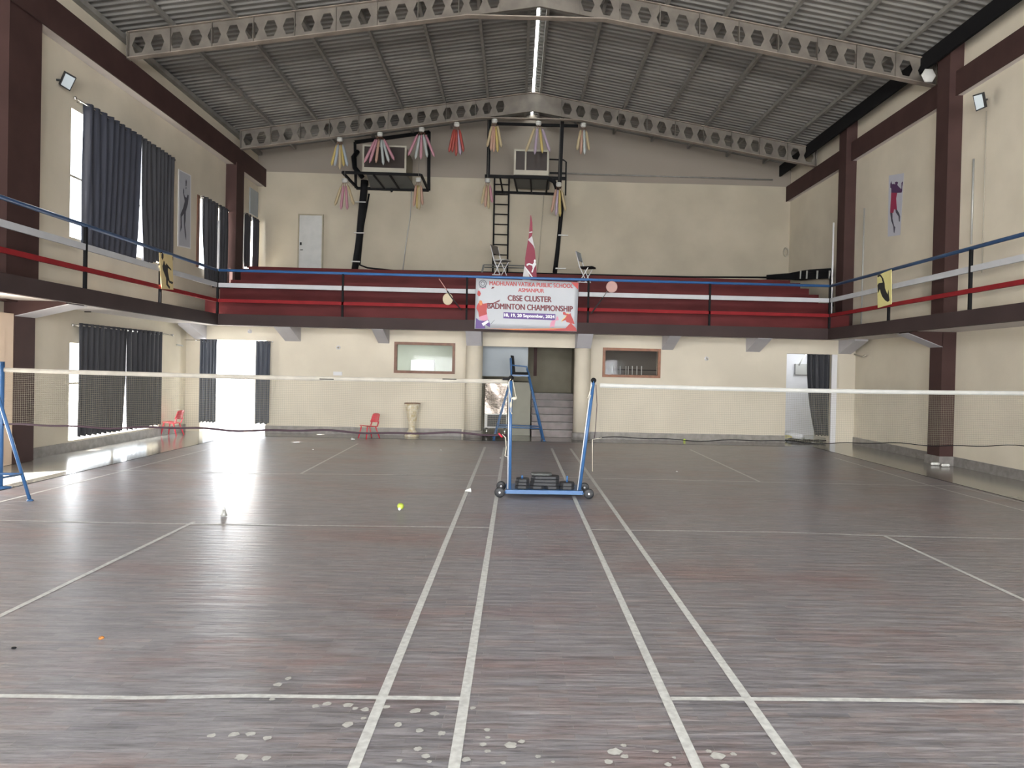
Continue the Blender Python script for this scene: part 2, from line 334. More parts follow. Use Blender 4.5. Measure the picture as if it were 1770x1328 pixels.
# court lines (each taken to the plane of the floor)
ZL = [.002]
def strip(mb, a, b, w):
    ZL[0] += .00006; z = ZL[0]
    a, b = Vector(a), Vector(b); d = (b-a).normalized(); r = Vector((d.y, -d.x, 0))*w/2
    mb.add([(a-r).xy.to_3d()+Vector((0, 0, z)), (a+r).xy.to_3d()+Vector((0, 0, z)), (b+r).xy.to_3d()+Vector((0, 0, z)), (b-r).xy.to_3d()+Vector((0, 0, z))], [(0, 1, 2, 3)])
def lineL(mb, p, q, y1=16.4, w=.049, y0=1.0):
    a, b = FL(*p), FL(*q); d = (b-a)/(b.y-a.y); strip(mb, a+d*(y0-a.y), a+d*(y1-a.y), w)
mL = MB()
lineL(mL, (610.8, 1328), (839.3, 770.5), 16.0); lineL(mL, (784.6, 1328), (869, 790.9), 16.0)
a, b = FL(11, 1060), FL(329.5, 905.4); strip(mL, a-(b-a)*1.0, b+(b-a)*.03, .04)
a, b = FL(520, 819.2), FL(619, 767); strip(mL, a, b, .04)
a, b = FL(84, 847), FL(261.7, 801.8); strip(mL, a-(b-a)*1.6, b+(b-a)*.8, .04)
strip(mL, FL(173.6, 812.7), FL(440, 819.2), .04); strip(mL, FL(440, 819.2), FL(866, 822.4), .04)
strip(mL, FL(0, 900)+(FL(0, 900)-FL(240, 905))*.3, FL(300, 906), .04); strip(mL, FL(300, 906), FL(846, 912.6), .04)
strip(mL, FL(-260, 1201), FL(130, 1205.5), .04); strip(mL, FL(130, 1205.5), FL(240, 1207.6), .04); strip(mL, FL(240, 1207.6), FL(420, 1204), .04); strip(mL, FL(420, 1204), FL(560, 1205.5), .04); strip(mL, FL(560, 1205.5), FL(800, 1209), .042)
o = struct('floor_line_markings', mL, 'line', fixn=False)
mR = MB()
lineL(mR, (1205.6, 1328), (951.2, 770.5), 16.0); lineL(mR, (1376, 1328), (983.4, 772.2), 16.0)
a, b = FL(1770, 1038), FL(1528.7, 927.1); strip(mR, a-(b-a)*1.0, b, .04)
strip(mR, FL(1313, 833.2), FL(1193, 777.6), .04)
a, b = FL(1770, 883.7), FL(1607.3, 839.8); strip(mR, a-(b-a)*3, b, .04); strip(mR, b, FL(1441.9, 791.5), .04)
a, b = FL(1770, 870), FL(1650.7, 840.3); strip(mR, a, b, .035)
strip(mR, FL(952, 825.4), FL(1290, 833), .04); strip(mR, FL(1290, 833), FL(1556, 839.3), .04); strip(mR, FL(1556, 839.3), FL(1652, 840.3), .04)
strip(mR, FL(1018, 916.3), FL(1360, 921), .04); strip(mR, FL(1360, 921), FL(1528.7, 927.1), .04); strip(mR, FL(1528.7, 927.1), FL(1850, 934.2), .04)
strip(mR, FL(1160, 1209), FL(1420, 1210.5), .042); strip(mR, FL(1420, 1210.5), FL(1900, 1216), .042)
struct('floor_line_markings', mR, 'line', fixn=False)

# dried paint drips on the parquet
mb = MB()
spots = [(565, 1218, 9), (602, 1220, 10), (614, 1226, 6), (631, 1228, 8), (600, 1254, 11), (668, 1223, 7), (718, 1230, 10), (751, 1235, 8), (688, 1254, 8), (725, 1264, 8), (763, 1269, 8), (817, 1225, 6), (722, 1296, 8), (736, 1308, 9), (742, 1318, 5), (806, 1314, 9),
         (842, 1263, 6), (843, 1276, 5), (835, 1288, 7), (842, 1300, 6), (366, 1273, 8), (404, 1271, 10), (433, 1270, 9), (462, 1277, 8), (418, 1310, 12), (460, 1312, 9), (882, 1290, 12), (902, 1283, 7), (1063, 1301, 13), (1080, 1309, 8), (1078, 1290, 6), (1240, 1308, 14), (1225, 1300, 6),
         (1268, 1305, 6), (1155, 1323, 7), (1133, 1300, 6), (1165, 1311, 4), (480, 1185, 8), (498, 1174, 7), (470, 1210, 6), (545, 1222, 7), (1052, 1318, 8), (870, 1320, 6), (1310, 1165, 0), (690, 1316, 6), (930, 1309, 6), (956, 1318, 4), (1254, 1180, 0), (1253, 1326, 9), (1337, 1304, 5), (628, 1243, 5)]
for x, y, r in spots:
    if not r: continue
    c = FL(x, y); a = FL(x+r, y); R = (a-c).length
    n = 14; vs = [c+Vector((math.cos(t*2*PI/n)*R*random.uniform(.7, 1.1), math.sin(t*2*PI/n)*R*random.uniform(.7, 1.15), .003)) for t in range(n)]
    mb.add(vs, [tuple(range(n))])
o = mb.build('paint_splashes', 'splat', fixn=False); o['kind'] = 'stuff'; tag(o, 'dried white paint spots scattered on the near parquet between the courts', 'paint')

# ------------------------------------------------------------------ walls
wall('wall_left', 'x', XL, -.25, -11.0, YU+.25, -.05, 8.1,
     [(-8.6, -2.4, 3.8, 6.2), (8.7, 10.6, 0, 2.1), (13.75, 17.15, .2, 1.95), (13.69, 17.3, 3.83, 6.1), (19.12, 20.7, 4.02, 5.75), (22.25, 23.05, 3.9, 5.9), (18.95, 23.2, -.02, 2.45)], 'wall')
wall('wall_right', 'x', XR, .25, -11.0, YU+.25, -.05, 8.1, [(-8.6, -2.4, 3.8, 6.2)], 'wall')
wall('wall_rear', 'y', -11.0, -.25, XL-.25, XR+.25, -.05, 8.1, [(-6.5, 6.9, .75, 2.4), (-6.5, 6.9, 4.2, 6.2)], 'wall')
struct('wall_rear_gable', MB().prism([(XL, -11.0, 8.1), (XR, -11.0, 8.1), (.32, -11.0, 9.45)], (0, -.25, 0)), 'wall')
W1 = (PY(682, 591, YB), PY(786, 647, YB)); W2 = (PY(1042, 601, YB), PY(1141, 654, YB))
w1 = (W1[0].x, W1[1].x, W1[1].z, W1[0].z); w2 = (W2[0].x, W2[1].x, W2[1].z, W2[0].z)
OPX0, OPX1 = -.84, 1.44
wall('wall_back', 'y', YB, .22, XL, XR, -.05, Z0+.05,
     [(-7.6, -6.03, -.01, 2.22), (6.68, 7.80, -.01, 2.20), (OPX0, OPX1, -.01, 2.21), (w1[0]+.05, w1[1]-.05, w1[2]+.05, w1[3]-.05), (w2[0]+.05, w2[1]-.05, w2[2]+.05, w2[3]-.05)], 'wall')
mb = MB(); mb.prism([(XL, YU, Z0), (XR, YU, Z0), (XR, YU, roofz(XR)+.03), (.39, YU, roofz(.39)+.03), (.25, YU, roofz(.25)+.03), (XL, YU, roofz(XL)+.03)], (0, .25, 0)); struct('wall_upper_back', mb, 'gable')

# skirting
mb = MB(); s = .02
def sk(x0, x1, y0, y1): mb.box(x0, x1, y0, y1, -.004, .17)
sk(XL, XL+s, -11.0, 8.7); sk(XL, XL+s, 12.5, YB)
struct('baseboard_left', mb, 'stone'); mb = MB()
sk(XR-s, XR, -11.0, YB); sk(8.10, XR, 14.17, 14.70); struct('baseboard_right', mb, 'stone'); mb = MB()
sk(-6.03, OPX0-.45, YB-s, YB); sk(OPX1+.40, 6.68, YB-s, YB); struct('baseboard_back', mb, 'stone')

# rooms behind the lower back wall
mb = MB(); mb.box(-5.9, -.95, YB+2.6, YB+2.7, 0, 2.5); mb.box(-5.9, -5.8, YB+.22, YB+2.6, 0, 2.5); mb.box(-.98, -.88, YB+.22, YB+2.6, 0, 2.5)
struct('wall_inner_room', mb, 'innerwall')
mb = MB(); mb.box(1.75, 6.5, YB+2.6, YB+2.7, 0, 2.5); mb.box(1.66, 1.75, YB+.22, YB+2.6, 0, 2.5); mb.box(6.5, 6.6, YB+.22, YB+2.6, 0, 2.5)
struct('wall_dim_room', mb, 'innerdark')
struct('wall_corner_room', MB().box(6.62, XR, 21.0, 21.1, 0, 2.5).box(6.60, 6.62, YB+.22, 21, 0, 2.5), 'white')
lamp('area_inner_room', 'AREA', (-3.4, YB+1.4, 2.45), (-3.4, YB+1.6, 0), 22, (.95, 1, .95), (3, .8))  # area lamp just under the ceiling of the inner room
lamp('area_dim_room', 'AREA', (4, YB+1.4, 2.45), (4, YB+1.6, 0), 5, (1, .95, .9), (2, .6))  # weaker area lamp under the ceiling of the neighbouring room
lamp('area_stairwell', 'AREA', (.9, YB+3.4, 2.6), (.6, YB+1.5, .2), 9, (1, .96, .9), (.9, .6))  # area lamp high behind the stairs, aimed down towards them

# ------------------------------------------------------------------ galleries
mb = MB(); mb.box(XL, XR, YG+.1, YU, Z0+.03, Z1-.02); mb.box(XL, GL-.1, -11.0, YG+.1, Z0+.03, Z1-.02); mb.box(GR+.1, XR, -11.0, YG+.1, Z0+.03, Z1-.02)
struct('gallery_slab', mb, 'soffit')
mb = MB(); mb.box(GL-.1, GR+.1, YG, YG+.1, Z0, Z1); mb.box(GL-.1, GL, -11.0, YG, Z0, Z1); mb.box(GR, GR+.1, -11.0, YG, Z0, Z1)
struct('gallery_fascia', mb, 'fascia')
# haunches below the back gallery
mb = MB()
for X0, X1 in [(PY(x0, y, YB).x, PY(x1, y, YB).x) for x0, x1, y in ((493, 520, 590), (654, 673, 593), (1144, 1163, 604), (1289, 1313, 608), (1449, 1471, 612), (336, 357, 584))]:
    mb.prism([(X0, YB, 2.22), (X0, YB, Z0+.03), (X0, YG+.1, Z0+.03), (X0, YG+.1, Z0-.012)], (X1-X0, 0, 0))
struct('trim_2', mb, 'lavender')
# round pillars with bracket heads
for px0, px1, lab in ((804, 833, 'round cream pillar left of the umpire chair and stair opening'), (992, 1020, 'round cream pillar right of the stairs')):
    X0, X1 = PY(px0, 680, 18.25).x, PY(px1, 680, 18.25).x; c = (X0+X1)/2; r = (X1-X0)/2
    t = thing('round_pillar', lab, 'pillar', (c, 18.3, 0), 'round pillars at the stair opening')
    MB().lathe((c, 18.3, 0), [(r, .17), (r, 2.2)], 32).build('shaft', 'wall', t)
    MB().lathe((c, 18.3, 0), [(r+.03, -.004), (r+.03, .16), (r, .175)], 32).build('base', 'stone', t)
    q = MB(); q.prism([(c-r+.02, 18.5, 2.2), (c-r+.02, 18.5, Z0+.03), (c-r+.02, YG+.1, Z0+.03), (c-r+.02, YG+.1, Z0-.012), (c-r+.02, 18.1, 2.2)], (2*r-.04, 0, 0)); q.build('bracket', 'lavender', t)

# square brown pillars
def sq_pillar(label, boxes, haunch=None, soff=None):
    x0, x1, y0, y1 = boxes[0][:4]
    t = thing('square_pillar', label, 'pillar', ((x0+x1)/2, (y0+y1)/2, boxes[0][4]), 'brown square wall pillars')
    q = MB()
    for bx in boxes: q.box(*bx)
    q.build('shaft', 'brown', t)
    if haunch: haunch.build('haunch', 'brown', t); soff.build('haunch_soffit', 'lavender', t)
    return t
h = MB(); h.prism([(8.14, 14.22, 2.26), (8.14, 14.22, Z0+.03), (7.52, 14.22, Z0+.03), (7.50, 14.22, Z0-.01)], (0, .43, 0)); h2 = MB(); h2.prism([(8.14, 14.215, 2.255), (7.46, 14.215, Z0-.014), (7.46, 14.215, Z0-.004), (8.14, 14.215, 2.262)], (0, .44, 0))
sq_pillar('wide brown pillar on the right wall, running from floor to roof', [(8.13, 8.4, 14.22, 14.65, .17, 8.1)], h, h2)
sq_pillar('slim brown pillar on the right wall beside the back gallery corner', [(8.13, 8.4, 18.72, 19.15, Z1, 8.1)])
h = MB(); h.prism([(-7.78, 12.0, 2.31), (-7.78, 12.0, Z0+.03), (-7.02, 12.0, Z0+.03), (-7.0, 12.0, Z0-.01)], (0, .5, 0)); h2 = MB(); h2.prism([(-7.78, 11.995, 2.305), (-6.96, 11.995, Z0-.014), (-6.96, 11.995, Z0-.004), (-7.78, 11.995, 2.312)], (0, .51, 0))
sq_pillar('brown pillar at the left edge beside the cream door', [(-7.95, -7.78, 12.0, 12.5, 0, Z0), (-7.95, -7.74, 11.72, 12.5, Z0, 7.1)], h, h2)
sq_pillar('brown pillar on the left wall between the two small curtained windows', [(-7.95, -7.66, 20.8, 21.35, Z1, 7.1)])
sq_pillar('right wall pillar hidden near the camera', [(8.13, 8.4, 9.7, 10.13, .17, 8.1)]) if False else None
# eaves beams
q = MB(); q.box(XL, -7.72, -11.0, YU, 7.05, 7.55); struct('trim_3', q, 'soffit'); q = MB(); q.box(-7.72, -7.69, -11.0, YU-.02, 7.03, 7.56); struct('trim_4', q, 'brown')
q = MB(); q.box(8.28, XR, -11.0, YU, 7.06, 7.50); struct('trim_5', q, 'soffit'); q = MB(); q.box(8.25, 8.28, -11.0, YU-.02, 7.05, 7.51); struct('trim_6', q, 'brown')
q = MB(); q.box(7.80, 7.93, 18.46, 18.5, 0, 2.2); struct('trim_7', q, 'white')

# tiers of the back gallery
TI = [(17.97, 3.13, -7.3, 7.98), (19.1, 3.52, -7.4, 7.95), (19.8, 3.81, -7.4, 7.96), (20.5, 4.05, -7.4, 7.97), (21.1, 4.27, -7.62, 7.95), (21.75, 4.42, -7.64, 7.9)]
t = thing('tiered_seating', 'glossy dark red stepped seating of the back gallery', 'seating', (0, 20, Z1))
zp = Z1-.02
for i, (y, z, a, b) in enumerate(TI):
    y1 = YU-.002
    MB().box(a, b, y, y1, zp, z).build('step', 'tier', t); zp = z

# railings
def railing(label, pts, posts, lowmat='red', off=(0, 0, 0)):
    t = thing('gallery_railing', label, 'railing', (pts[0][0], pts[0][1], Z1), 'gallery railings')
    a, b = Vector((*pts[0], 0)), Vector((*pts[1], 0)); d = (b-a).normalized(); n = Vector((-d.y, d.x, 0))
    def at(z): return a+Vector((0, 0, z)), b+Vector((0, 0, z))
    q = MB(); q.tube(at(3.775), .032, 10); q.build('top_rail', 'bluerail', t)
    q = MB(); q.bar(*at(3.435), .035, .10); q.build('middle_rail', 'railwhite', t)
    q = MB(); q.bar(*at(3.082), .05, .075); q.build('lower_rail', lowmat, t)
    for p in posts:
        c = Vector((*p, 0)); q = MB(); q.bar(c+Vector((0, 0, Z1-.02)), c+Vector((0, 0, 3.755)), .045, .05); q.build('post', 'black', t)
    return t
yb = YG+.05
railing('blue, white and red railing along the back gallery edge', [(GL-.02, yb), (GR+.02, yb)], [(PY(x, 510, yb).x, yb) for x in (592.5, 807, 1017, 1227)]+[(GL-.04, yb), (GR+.04, yb)])
xl, xr = GL-.05, GR+.05
def ys(pxs, y, X): return [PX(x, y, X).y for x in pxs]
railing('blue, white and red railing along the left gallery', [(xl, -10.8), (xl, yb-.05)], [(xl, v) for v in ys((147, 277), 480, xl)+[7.5, 4.5]])
railing('blue, white and red railing along the right gallery', [(xr, -10.8), (xr, yb-.05)], [(xr, v) for v in ys((1537, 1677), 500, xr)+[7.5, 4.5]])

# ------------------------------------------------------------------ roof
def corr(x0, x1):
    mb = MB(); per = .19; n = int((YU+11.8)/per*6); prof = [0, .022, .028, .028, .022, 0]
    vs = []; fs = []
    for i in range(n+1):
        y = -11.6 + i*per/6; h = prof[i % 6]
        for x in (x0, x1): vs.append((x, y, roofz(x)+h))
    for i in range(n): fs.append((2*i, 2*i+1, 2*i+3, 2*i+2))
    mb.add(vs, fs); return mb
struct('ceiling', corr(XL-.5, .29), 'roof', fixn=False)
struct('ceiling_right', corr(.355, XR+.5), 'roof', fixn=False)
q = MB(); q.grid(lambda u, v: (.26+u*.125, -11.5+v*(YU+11.5), 9.485+.03*math.sin(u*PI)+.004*math.sin(v*900)), 6, 240); struct('trim_8', q, 'ridge', fixn=False)
pur = [PY(x, y, 20.9).x for x, y in ((466, 220), (543, 210), (618, 199), (693.5, 190), (768, 179), (843, 167))] + [.12, .52] + [PY(x, y, 20.9).x for x, y in ((1006, 172), (1080, 188), (1153, 204), (1223, 217), (1297, 235), (1368, 248))]
pos = ['outermost on the left slope', 'second in from the left eave', 'third in from the left eave', 'third from the ridge on the left slope', 'second from the ridge on the left slope', 'nearest the ridge pair on the left slope', 'left one of the ridge pair', 'right one of the ridge pair',
       'nearest the ridge pair on the right slope', 'second from the ridge on the right slope', 'third from the ridge on the right slope', 'third in from the right eave', 'second in from the right eave', 'outermost on the right slope']
for x, lab in zip(pur, pos):
    z = roofz(x); q = MB(); q.box(x-.03, x+.03, -11.1, YU-.01, z-.10, z-.012); q.box(x-.03, x+.035, -11.1, YU-.01, z-.105, z-.095)
    tag(q.build('roof_purlin', 'purlin', org=(x, 9, z-.1)), 'long grey steel roof purlin, '+lab, 'purlin', 'roof purlins')
# eaves angle on the right, black gap
struct('trim_9', MB().prism([(8.02, -11.0, 7.82), (8.08, -11.0, 7.82), (8.11, -11.0, 8.14), (8.02, -11.0, 8.15)], (0, YU+10.99, 0)), 'black')
struct('trim_10', MB().box(XL, XL+.12, -11.0, YU, 7.98, 8.08), 'purlin')

def truss(label, Y, dz):
    t = thing('roof_truss', label, 'truss', (0, Y, 7.5), 'castellated roof trusses')
    D = .50; xa, xc, xb = XL+.27, .32, XR-.10
    top = lambda x: roofz(x)-.115
    w = MB(); cell = .372
    def webside(x0, x1):
        n = max(1, round(abs(x1-x0)/cell)); dx = (x1-x0)/n
        for k in range(n):
            a = x0+k*dx; b = a+dx; c = (a+b)/2
            if abs(c-xc) < .75: # solid gusset at the ridge
                for yy in (Y-.006, Y+.006):
                    w.add([(a, yy, top(a)-D), (b, yy, top(b)-D), (b, yy, top(b)), (a, yy, top(a))], [(0, 1, 2, 3)])
                continue
            hw, hh = abs(dx)*.36, .155
            hexa = [(-hw, 0), (-hw*.5, -hh), (hw*.5, -hh), (hw, 0), (hw*.5, hh), (-hw*.5, hh)]
            sg = 1 if dx > 0 else -1
            zc = lambda x: top(x)-D/2
            H = [(c+sg*hx, zc(c+sg*hx)+hz) for hx, hz in hexa]
            O = [(a, zc(a)-D/2), (c, zc(c)-D/2), (b, zc(b)-D/2), (b, zc(b)), (b, zc(b)+D/2), (c, zc(c)+D/2), (a, zc(a)+D/2), (a, zc(a))]
            V = []
            for yy in (Y-.006, Y+.006): V += [(p[0], yy, p[1]) for p in H+O]
            F = [(6, 7, 1), (6, 1, 0), (7, 8, 2), (7, 2, 1), (8, 9, 3), (8, 3, 2), (9, 10, 4), (9, 4, 3), (10, 11, 4), (11, 5, 4), (11, 12, 5), (12, 0, 5), (12, 13, 0), (13, 6, 0)]
            w.add(V, F+[tuple(i+14 for i in reversed(f)) for f in F]+[(i, (i+1) % 6, (i+1) % 6+14, i+14) for i in range(6)])
    webside(xa, xc); webside(xb, xc)
    w.build('web', 'steel', t, fixn=False)
    f = MB()
    for x0, x1 in ((xa, xc), (xb, xc)): f.bar((x0, Y, top(x0)+.004), (x1, Y, top(x1)+.004), .14, .014)
    f.build('top_flange', 'steel2', t)
    zt = lambda x: top(x)-D
    tx0, tx1 = -1.10, 1.62; f = MB()
    f.bar((xa-.02, Y, zt(xa)), (tx0, Y, zt(tx0)), .15, .016); f.bar((xb+.02, Y, zt(xb)), (tx1, Y, zt(tx1)), .15, .016)
    f.build('bottom_flange', 'steel2', t)
    f = MB(); f.bar((tx0-.02, Y, zt(tx0)), (tx1+.02, Y, zt(tx1)), .15, .022); f.build('ridge_tie', 'steel2', t)
    f = MB(); f.bar((tx0, Y, zt(tx0)), (xc, Y, zt(xc)), .07, .012); f.bar((tx1, Y, zt(tx1)), (xc, Y, zt(xc)), .07, .012); f.build('ridge_flange', 'steel', t)
    for s0, s1 in ((xa, xc-.8), (xb, xc+.8)):
        n = 9
        for k in range(n+1):
            x = s0+(s1-s0)*k/n; f = MB(); f.box(x-.006, x+.006, Y-.055, Y+.055, zt(x), top(x)); f.build('stiffener', 'steel', t)
    MB().box(xa-.02, xa+.0, Y-.08, Y+.08, zt(xa)-.02, top(xa)).build('end_plate', 'steel', t); MB().box(xb, xb+.02, Y-.08, Y+.08, zt(xb)-.02, top(xb)).build('end_plate', 'steel', t)
    return t
truss('near castellated roof truss crossing the top of the picture', 15.1, 0)
truss('far castellated roof truss with streamers hanging below it', 21.15, 0)

# ------------------------------------------------------------------ curtains
def curtain(label, A, B, ztA, ztB, zbA, zbB, m, amp=.05, folds=10, org=None, wA=0, eyelets=True, dirn=None, gA=0, gB=0):
    """hangs from A to B (xy), top heights, bottom heights; gA/gB pull the bottom ends together"""
    A, B = Vector((*A, 0)), Vector((*B, 0)); d = (B-A).normalized(); n = Vector((-d.y, d.x, 0)) if dirn is None else Vector(dirn); Lw = (B-A).length
    t = thing('curtain', label, 'curtain', ((A.x+B.x)/2, (A.y+B.y)/2, min(zbA, zbB)))
    ph = random.random()*6
    def fn(u, v):
        zt = ztA+(ztB-ztA)*u; zb = zbA+(zbB-zbA)*u; z = zt+(zb-zt)*v
        s_ = u + (gA*(1-u) - gB*u)*v*v
        a = amp*math.sin(u*folds*2*PI+ph+.5*math.sin(v*3+u*7)) + amp*.3*math.sin(u*folds*4.3*PI+v*2)
        p = A+d*(s_*Lw)+n*(a*(1-.1*v)); return (p.x, p.y, z - (.012*math.sin(u*folds*2*PI) if v > .99 else 0))
    q = MB(); q.grid(fn, folds*10, 14); o = q.build('cloth', m, t, fixn=False)
    md = o.modifiers.new('thick', 'SOLIDIFY'); md.thickness = .004
    if eyelets:
        for k in range(folds):
            u = (k+.5)/folds; p = A+d*(u*Lw); q = MB(); z = ztA+(ztB-ztA)*u-.045
            q.tube([(p.x+n.x*0+d.x*.022*math.cos(a), p.y+d.y*.022*math.cos(a), z+.022*math.sin(a)) for a in [i*2*PI/8 for i in range(9)]], .006, 4, False)
            q.build('eyelet', 'chrome', t)
    return t
def rod(label, a, b, r=.014):
    t = thing('curtain_rod', label, 'curtain rod', a, 'curtain rods'); a, b = Vector(a), Vector(b)
    MB().tube([a, b], r).build('pole', 'chrome', t)
    for p in (a, b): MB().sphere(p, r*2, 8).build('finial', 'chrome', t)
    w_ = Vector((XL, 0, 0)) if a.x < 0 else Vector((XR, 0, 0))
    for f in (.06, .94):
        p = a.lerp(b, f); MB().tube([p, (XL, p.y, p.z)] if abs(a.x-XL) < .4 else [p, (p.x, YB, p.z)], r*.7, 6).build('bracket', 'chrome', t)
cx = XL+.10
# upper big window
curtain('wide charcoal curtain, left half of the big upper left window', (cx, 13.98), (cx, 15.95), 6.30, 6.30, 3.72, 3.70, 'curtain_blue', .06, 9, gB=.09)
curtain('wide charcoal curtain, right half of the big upper left window', (cx, 15.95), (cx, 17.42), 6.30, 6.27, 3.7, 3.95, 'curtain', .05, 8, gA=.10)
rod('long curtain rod above the big upper left window', (cx, 13.62, 6.26), (cx, 17.5, 6.24))
curtain('narrow dark curtain, nearer half of the small upper window by the wall poster', (cx, 19.1), (cx, 20.0), 5.80, 5.80, 3.7, 3.6, 'curtain', .045, 4, gA=.25)
curtain('narrow dark curtain, farther half of the small upper window by the wall poster', (cx, 20.12), (cx, 20.72), 5.80, 5.80, 3.6, 3.65, 'curtain', .04, 3)
rod('short curtain rod above the small upper window', (cx, 18.98, 5.76), (cx, 20.78, 5.76))
curtain('dark curtain in the far upper left corner', (cx, 22.05), (cx, 22.45), 6.0, 6.0, 4.45, 4.45, 'curtain', .03, 2)
curtain('dark curtain hanging beside the far upper left corner', (cx, 22.62), (cx, 23.15), 6.0, 6.0, 4.45, 4.45, 'curtain', .03, 3)
struct('window_1', MB().box(XL-.05, XL-.02, 15.0, 15.05, 3.83, 6.1).box(XL-.05, XL-.02, 13.69, 17.3, 4.9, 4.94), 'winframe')
struct('window_2', MB().box(XL-.05, XL+.02, 18.98, 19.12, 4.02, 5.8).box(XL-.05, XL-.02, 19.9, 19.94, 4.02, 5.75), 'wood')
struct('window_3', MB().box(XL-.12, XL-.09, 15.4, 15.45, .2, 1.95).box(XL-.12, XL-.09, 13.75, 17.15, 1.2, 1.24), 'winframe')
struct('window_4', MB().box(XL+.0, XL+.03, 22.6, 23.28, 6.1, 6.85), 'greyblue')
rod('short curtain rod in the far upper left corner', (cx, 22.0, 5.96), (cx, 23.2, 5.96))
# lower window
curtain('charcoal curtain, left half of the lower left window', (cx, 13.84), (cx, 15.48), 2.31, 2.31, .27, .25, 'curtain', .035, 9, gB=.05)
curtain('charcoal curtain, right half of the lower left window', (cx, 15.46), (cx, 17.0), 2.31, 2.31, .25, .26, 'curtain', .035, 8, gA=.045)
rod('curtain rod above the lower left window', (cx, 13.66, 2.265), (cx, 17.55, 2.265))
# doorway curtains at the lower back wall, left
yc = YB-.08
def cx_(x): return PY(x, 660, yc).x
curtain('grey curtain gathered at the left side of the bright back doorway', (cx_(345), yc), (cx_(374), yc), 2.22, 2.22, .23, .22, 'curtain_grey', .035, 5)
curtain('grey curtain gathered at the right side of the bright back doorway', (cx_(442), yc), (cx_(467), yc), 2.21, 2.21, .22, .22, 'curtain_grey', .04, 3)
rod('curtain rod over the bright back doorway', (cx_(338), yc, 2.19), (cx_(470), yc, 2.19), .01)
curtain('dark curtain tied back in the right corner doorway', (cx_(1397), yc+.16), (cx_(1443), yc+.16), 2.2, 2.2, .18, .18, 'curtain', .06, 5, gA=.38, eyelets=False)

# ------------------------------------------------------------------ stair opening
t = thing('staircase', 'grey stone stairs rising between the round pillars', 'stairs', (.9, 19.3, 0))
sx0, sx1 = PY(920, 700, 18.7).x, OPX1
for k in range(6):
    y = 18.73+k*.27; MB().box(sx0, sx1+.1, y, 20.6, .175*k, .175*(k+1)-.02).build('riser', 'stair', t)
    MB().box(sx0-.01, sx1+.1, y-.008, 20.6 if k == 5 else y+.3, .175*(k+1)-.02, .175*(k+1)).build('tread', 'stone', t)
struct('wall_stairwell', MB().box(-.95, 1.75, 21.2, 21.3, 0, 2.6).box(1.56, 1.66, YB+.22, 21.2, 0, 2.6), 'beige')
struct('wall_stairwell_partition', MB().box(PY(884, 700, 19.0).x, PY(919, 700, 19).x-.03, 19.0, 20.4, 0, 1.34), 'olive')
struct('trim_11', MB().box(PY(924.5, 630, 19.6).x-.03, PY(926, 630, 19.6).x+.03, 19.6, 19.7, 1.5, 2.6), 'brown')
q = MB(); a, b = PY(834, 600, 18.9), PY(912, 652, 18.9); q.box(a.x, b.x, 18.9, 18.94, b.z, 2.25)
tag(q.build('wall_board', 'greyblue', org=(a.x, 18.9, b.z)), 'large grey-blue board hanging in the left half of the stair opening', 'board')
t = thing('foil_wrapped_cabinet', 'cabinet wrapped in shiny foil standing behind the umpire chair', 'cabinet', (-.6, 18.9, 0))
a, b = PY(839, 656, 18.75), PY(876, 738, 18.75)
MB().grid(lambda u, v: (a.x+(b.x-a.x)*u, 18.75+.012*math.sin(u*6+v*3)+.008*math.sin(v*7+u), .55+(a.z-.55)*v), 14, 14).build('foil_front', 'foil', t)
MB().box(a.x, b.x, 18.79, 19.3, .2, a.z-.01).build('body', 'alu', t)
MB().box(a.x+.07, b.x-.02, 18.74, 18.79, .23, .52).build('lower_panel', 'blackplast', t)
for x in (a.x+.05, b.x-.05):
    MB().lathe((x, 18.85, 0), [(.03, -.004), (.03, .2)], 10).build('leg', 'chrome', t)

# ------------------------------------------------------------------ framed windows in the lower back wall
def framed(label, w, m, y):
    t = thing('framed_window', label, 'window', (w[0], y, w[2]), 'wood framed windows')
    q = MB(); f = .065
    q.box(w[0], w[1], y-.03, y+.05, w[3]-f, w[3]); q.box(w[0], w[1], y-.03, y+.05, w[2], w[2]+f); q.box(w[0], w[0]+f, y-.03, y+.05, w[2]+f, w[3]-f); q.box(w[1]-f, w[1], y-.03, y+.05, w[2]+f, w[3]-f)
    q.build('frame', m, t)
    MB().box(w[0]+f, w[1]-f, y+.01, y+.016, w[2]+f, w[3]-f).build('pane', 'glass', t)
framed('brown wood framed window showing a pale room, left of the pillars', w1, 'wood', YB); framed('orange wood framed window showing a dim room, right of the pillars', w2, 'wood2', YB)
a, b = PY(710, 622, YB+2.5), PY(750, 645, YB+2.5)
tag(MB().box(a.x, b.x, YB+2.5, YB+2.59, b.z-.5, a.z).build('white_board', 'white', org=(a.x, YB+2.5, b.z)), 'white board seen through the left framed window', 'board')
t = thing('mirrored_chairs', 'pale upright bars modelled for chairs mirrored in the right framed window', 'reflection', (3.2, 20, 0))  # solid bars stand in for the reflected chairs
for x in (1058.5, 1072, 1082, 1086, 1093, 1101, 1109):
    a = PY(x, 628 if x < 1060 else 633, 20.2); MB().tube([(a.x, 20.2, -.004), (a.x, 20.2, a.z)], .012, 6).build('upright', 'alu', t)
a, b = PY(1046, 638.5, 20.2), PY(1140, 641, 20.2); MB().bar((a.x, 20.22, a.z), (b.x, 20.22, a.z), .02).build('dark_bar', 'black', t)

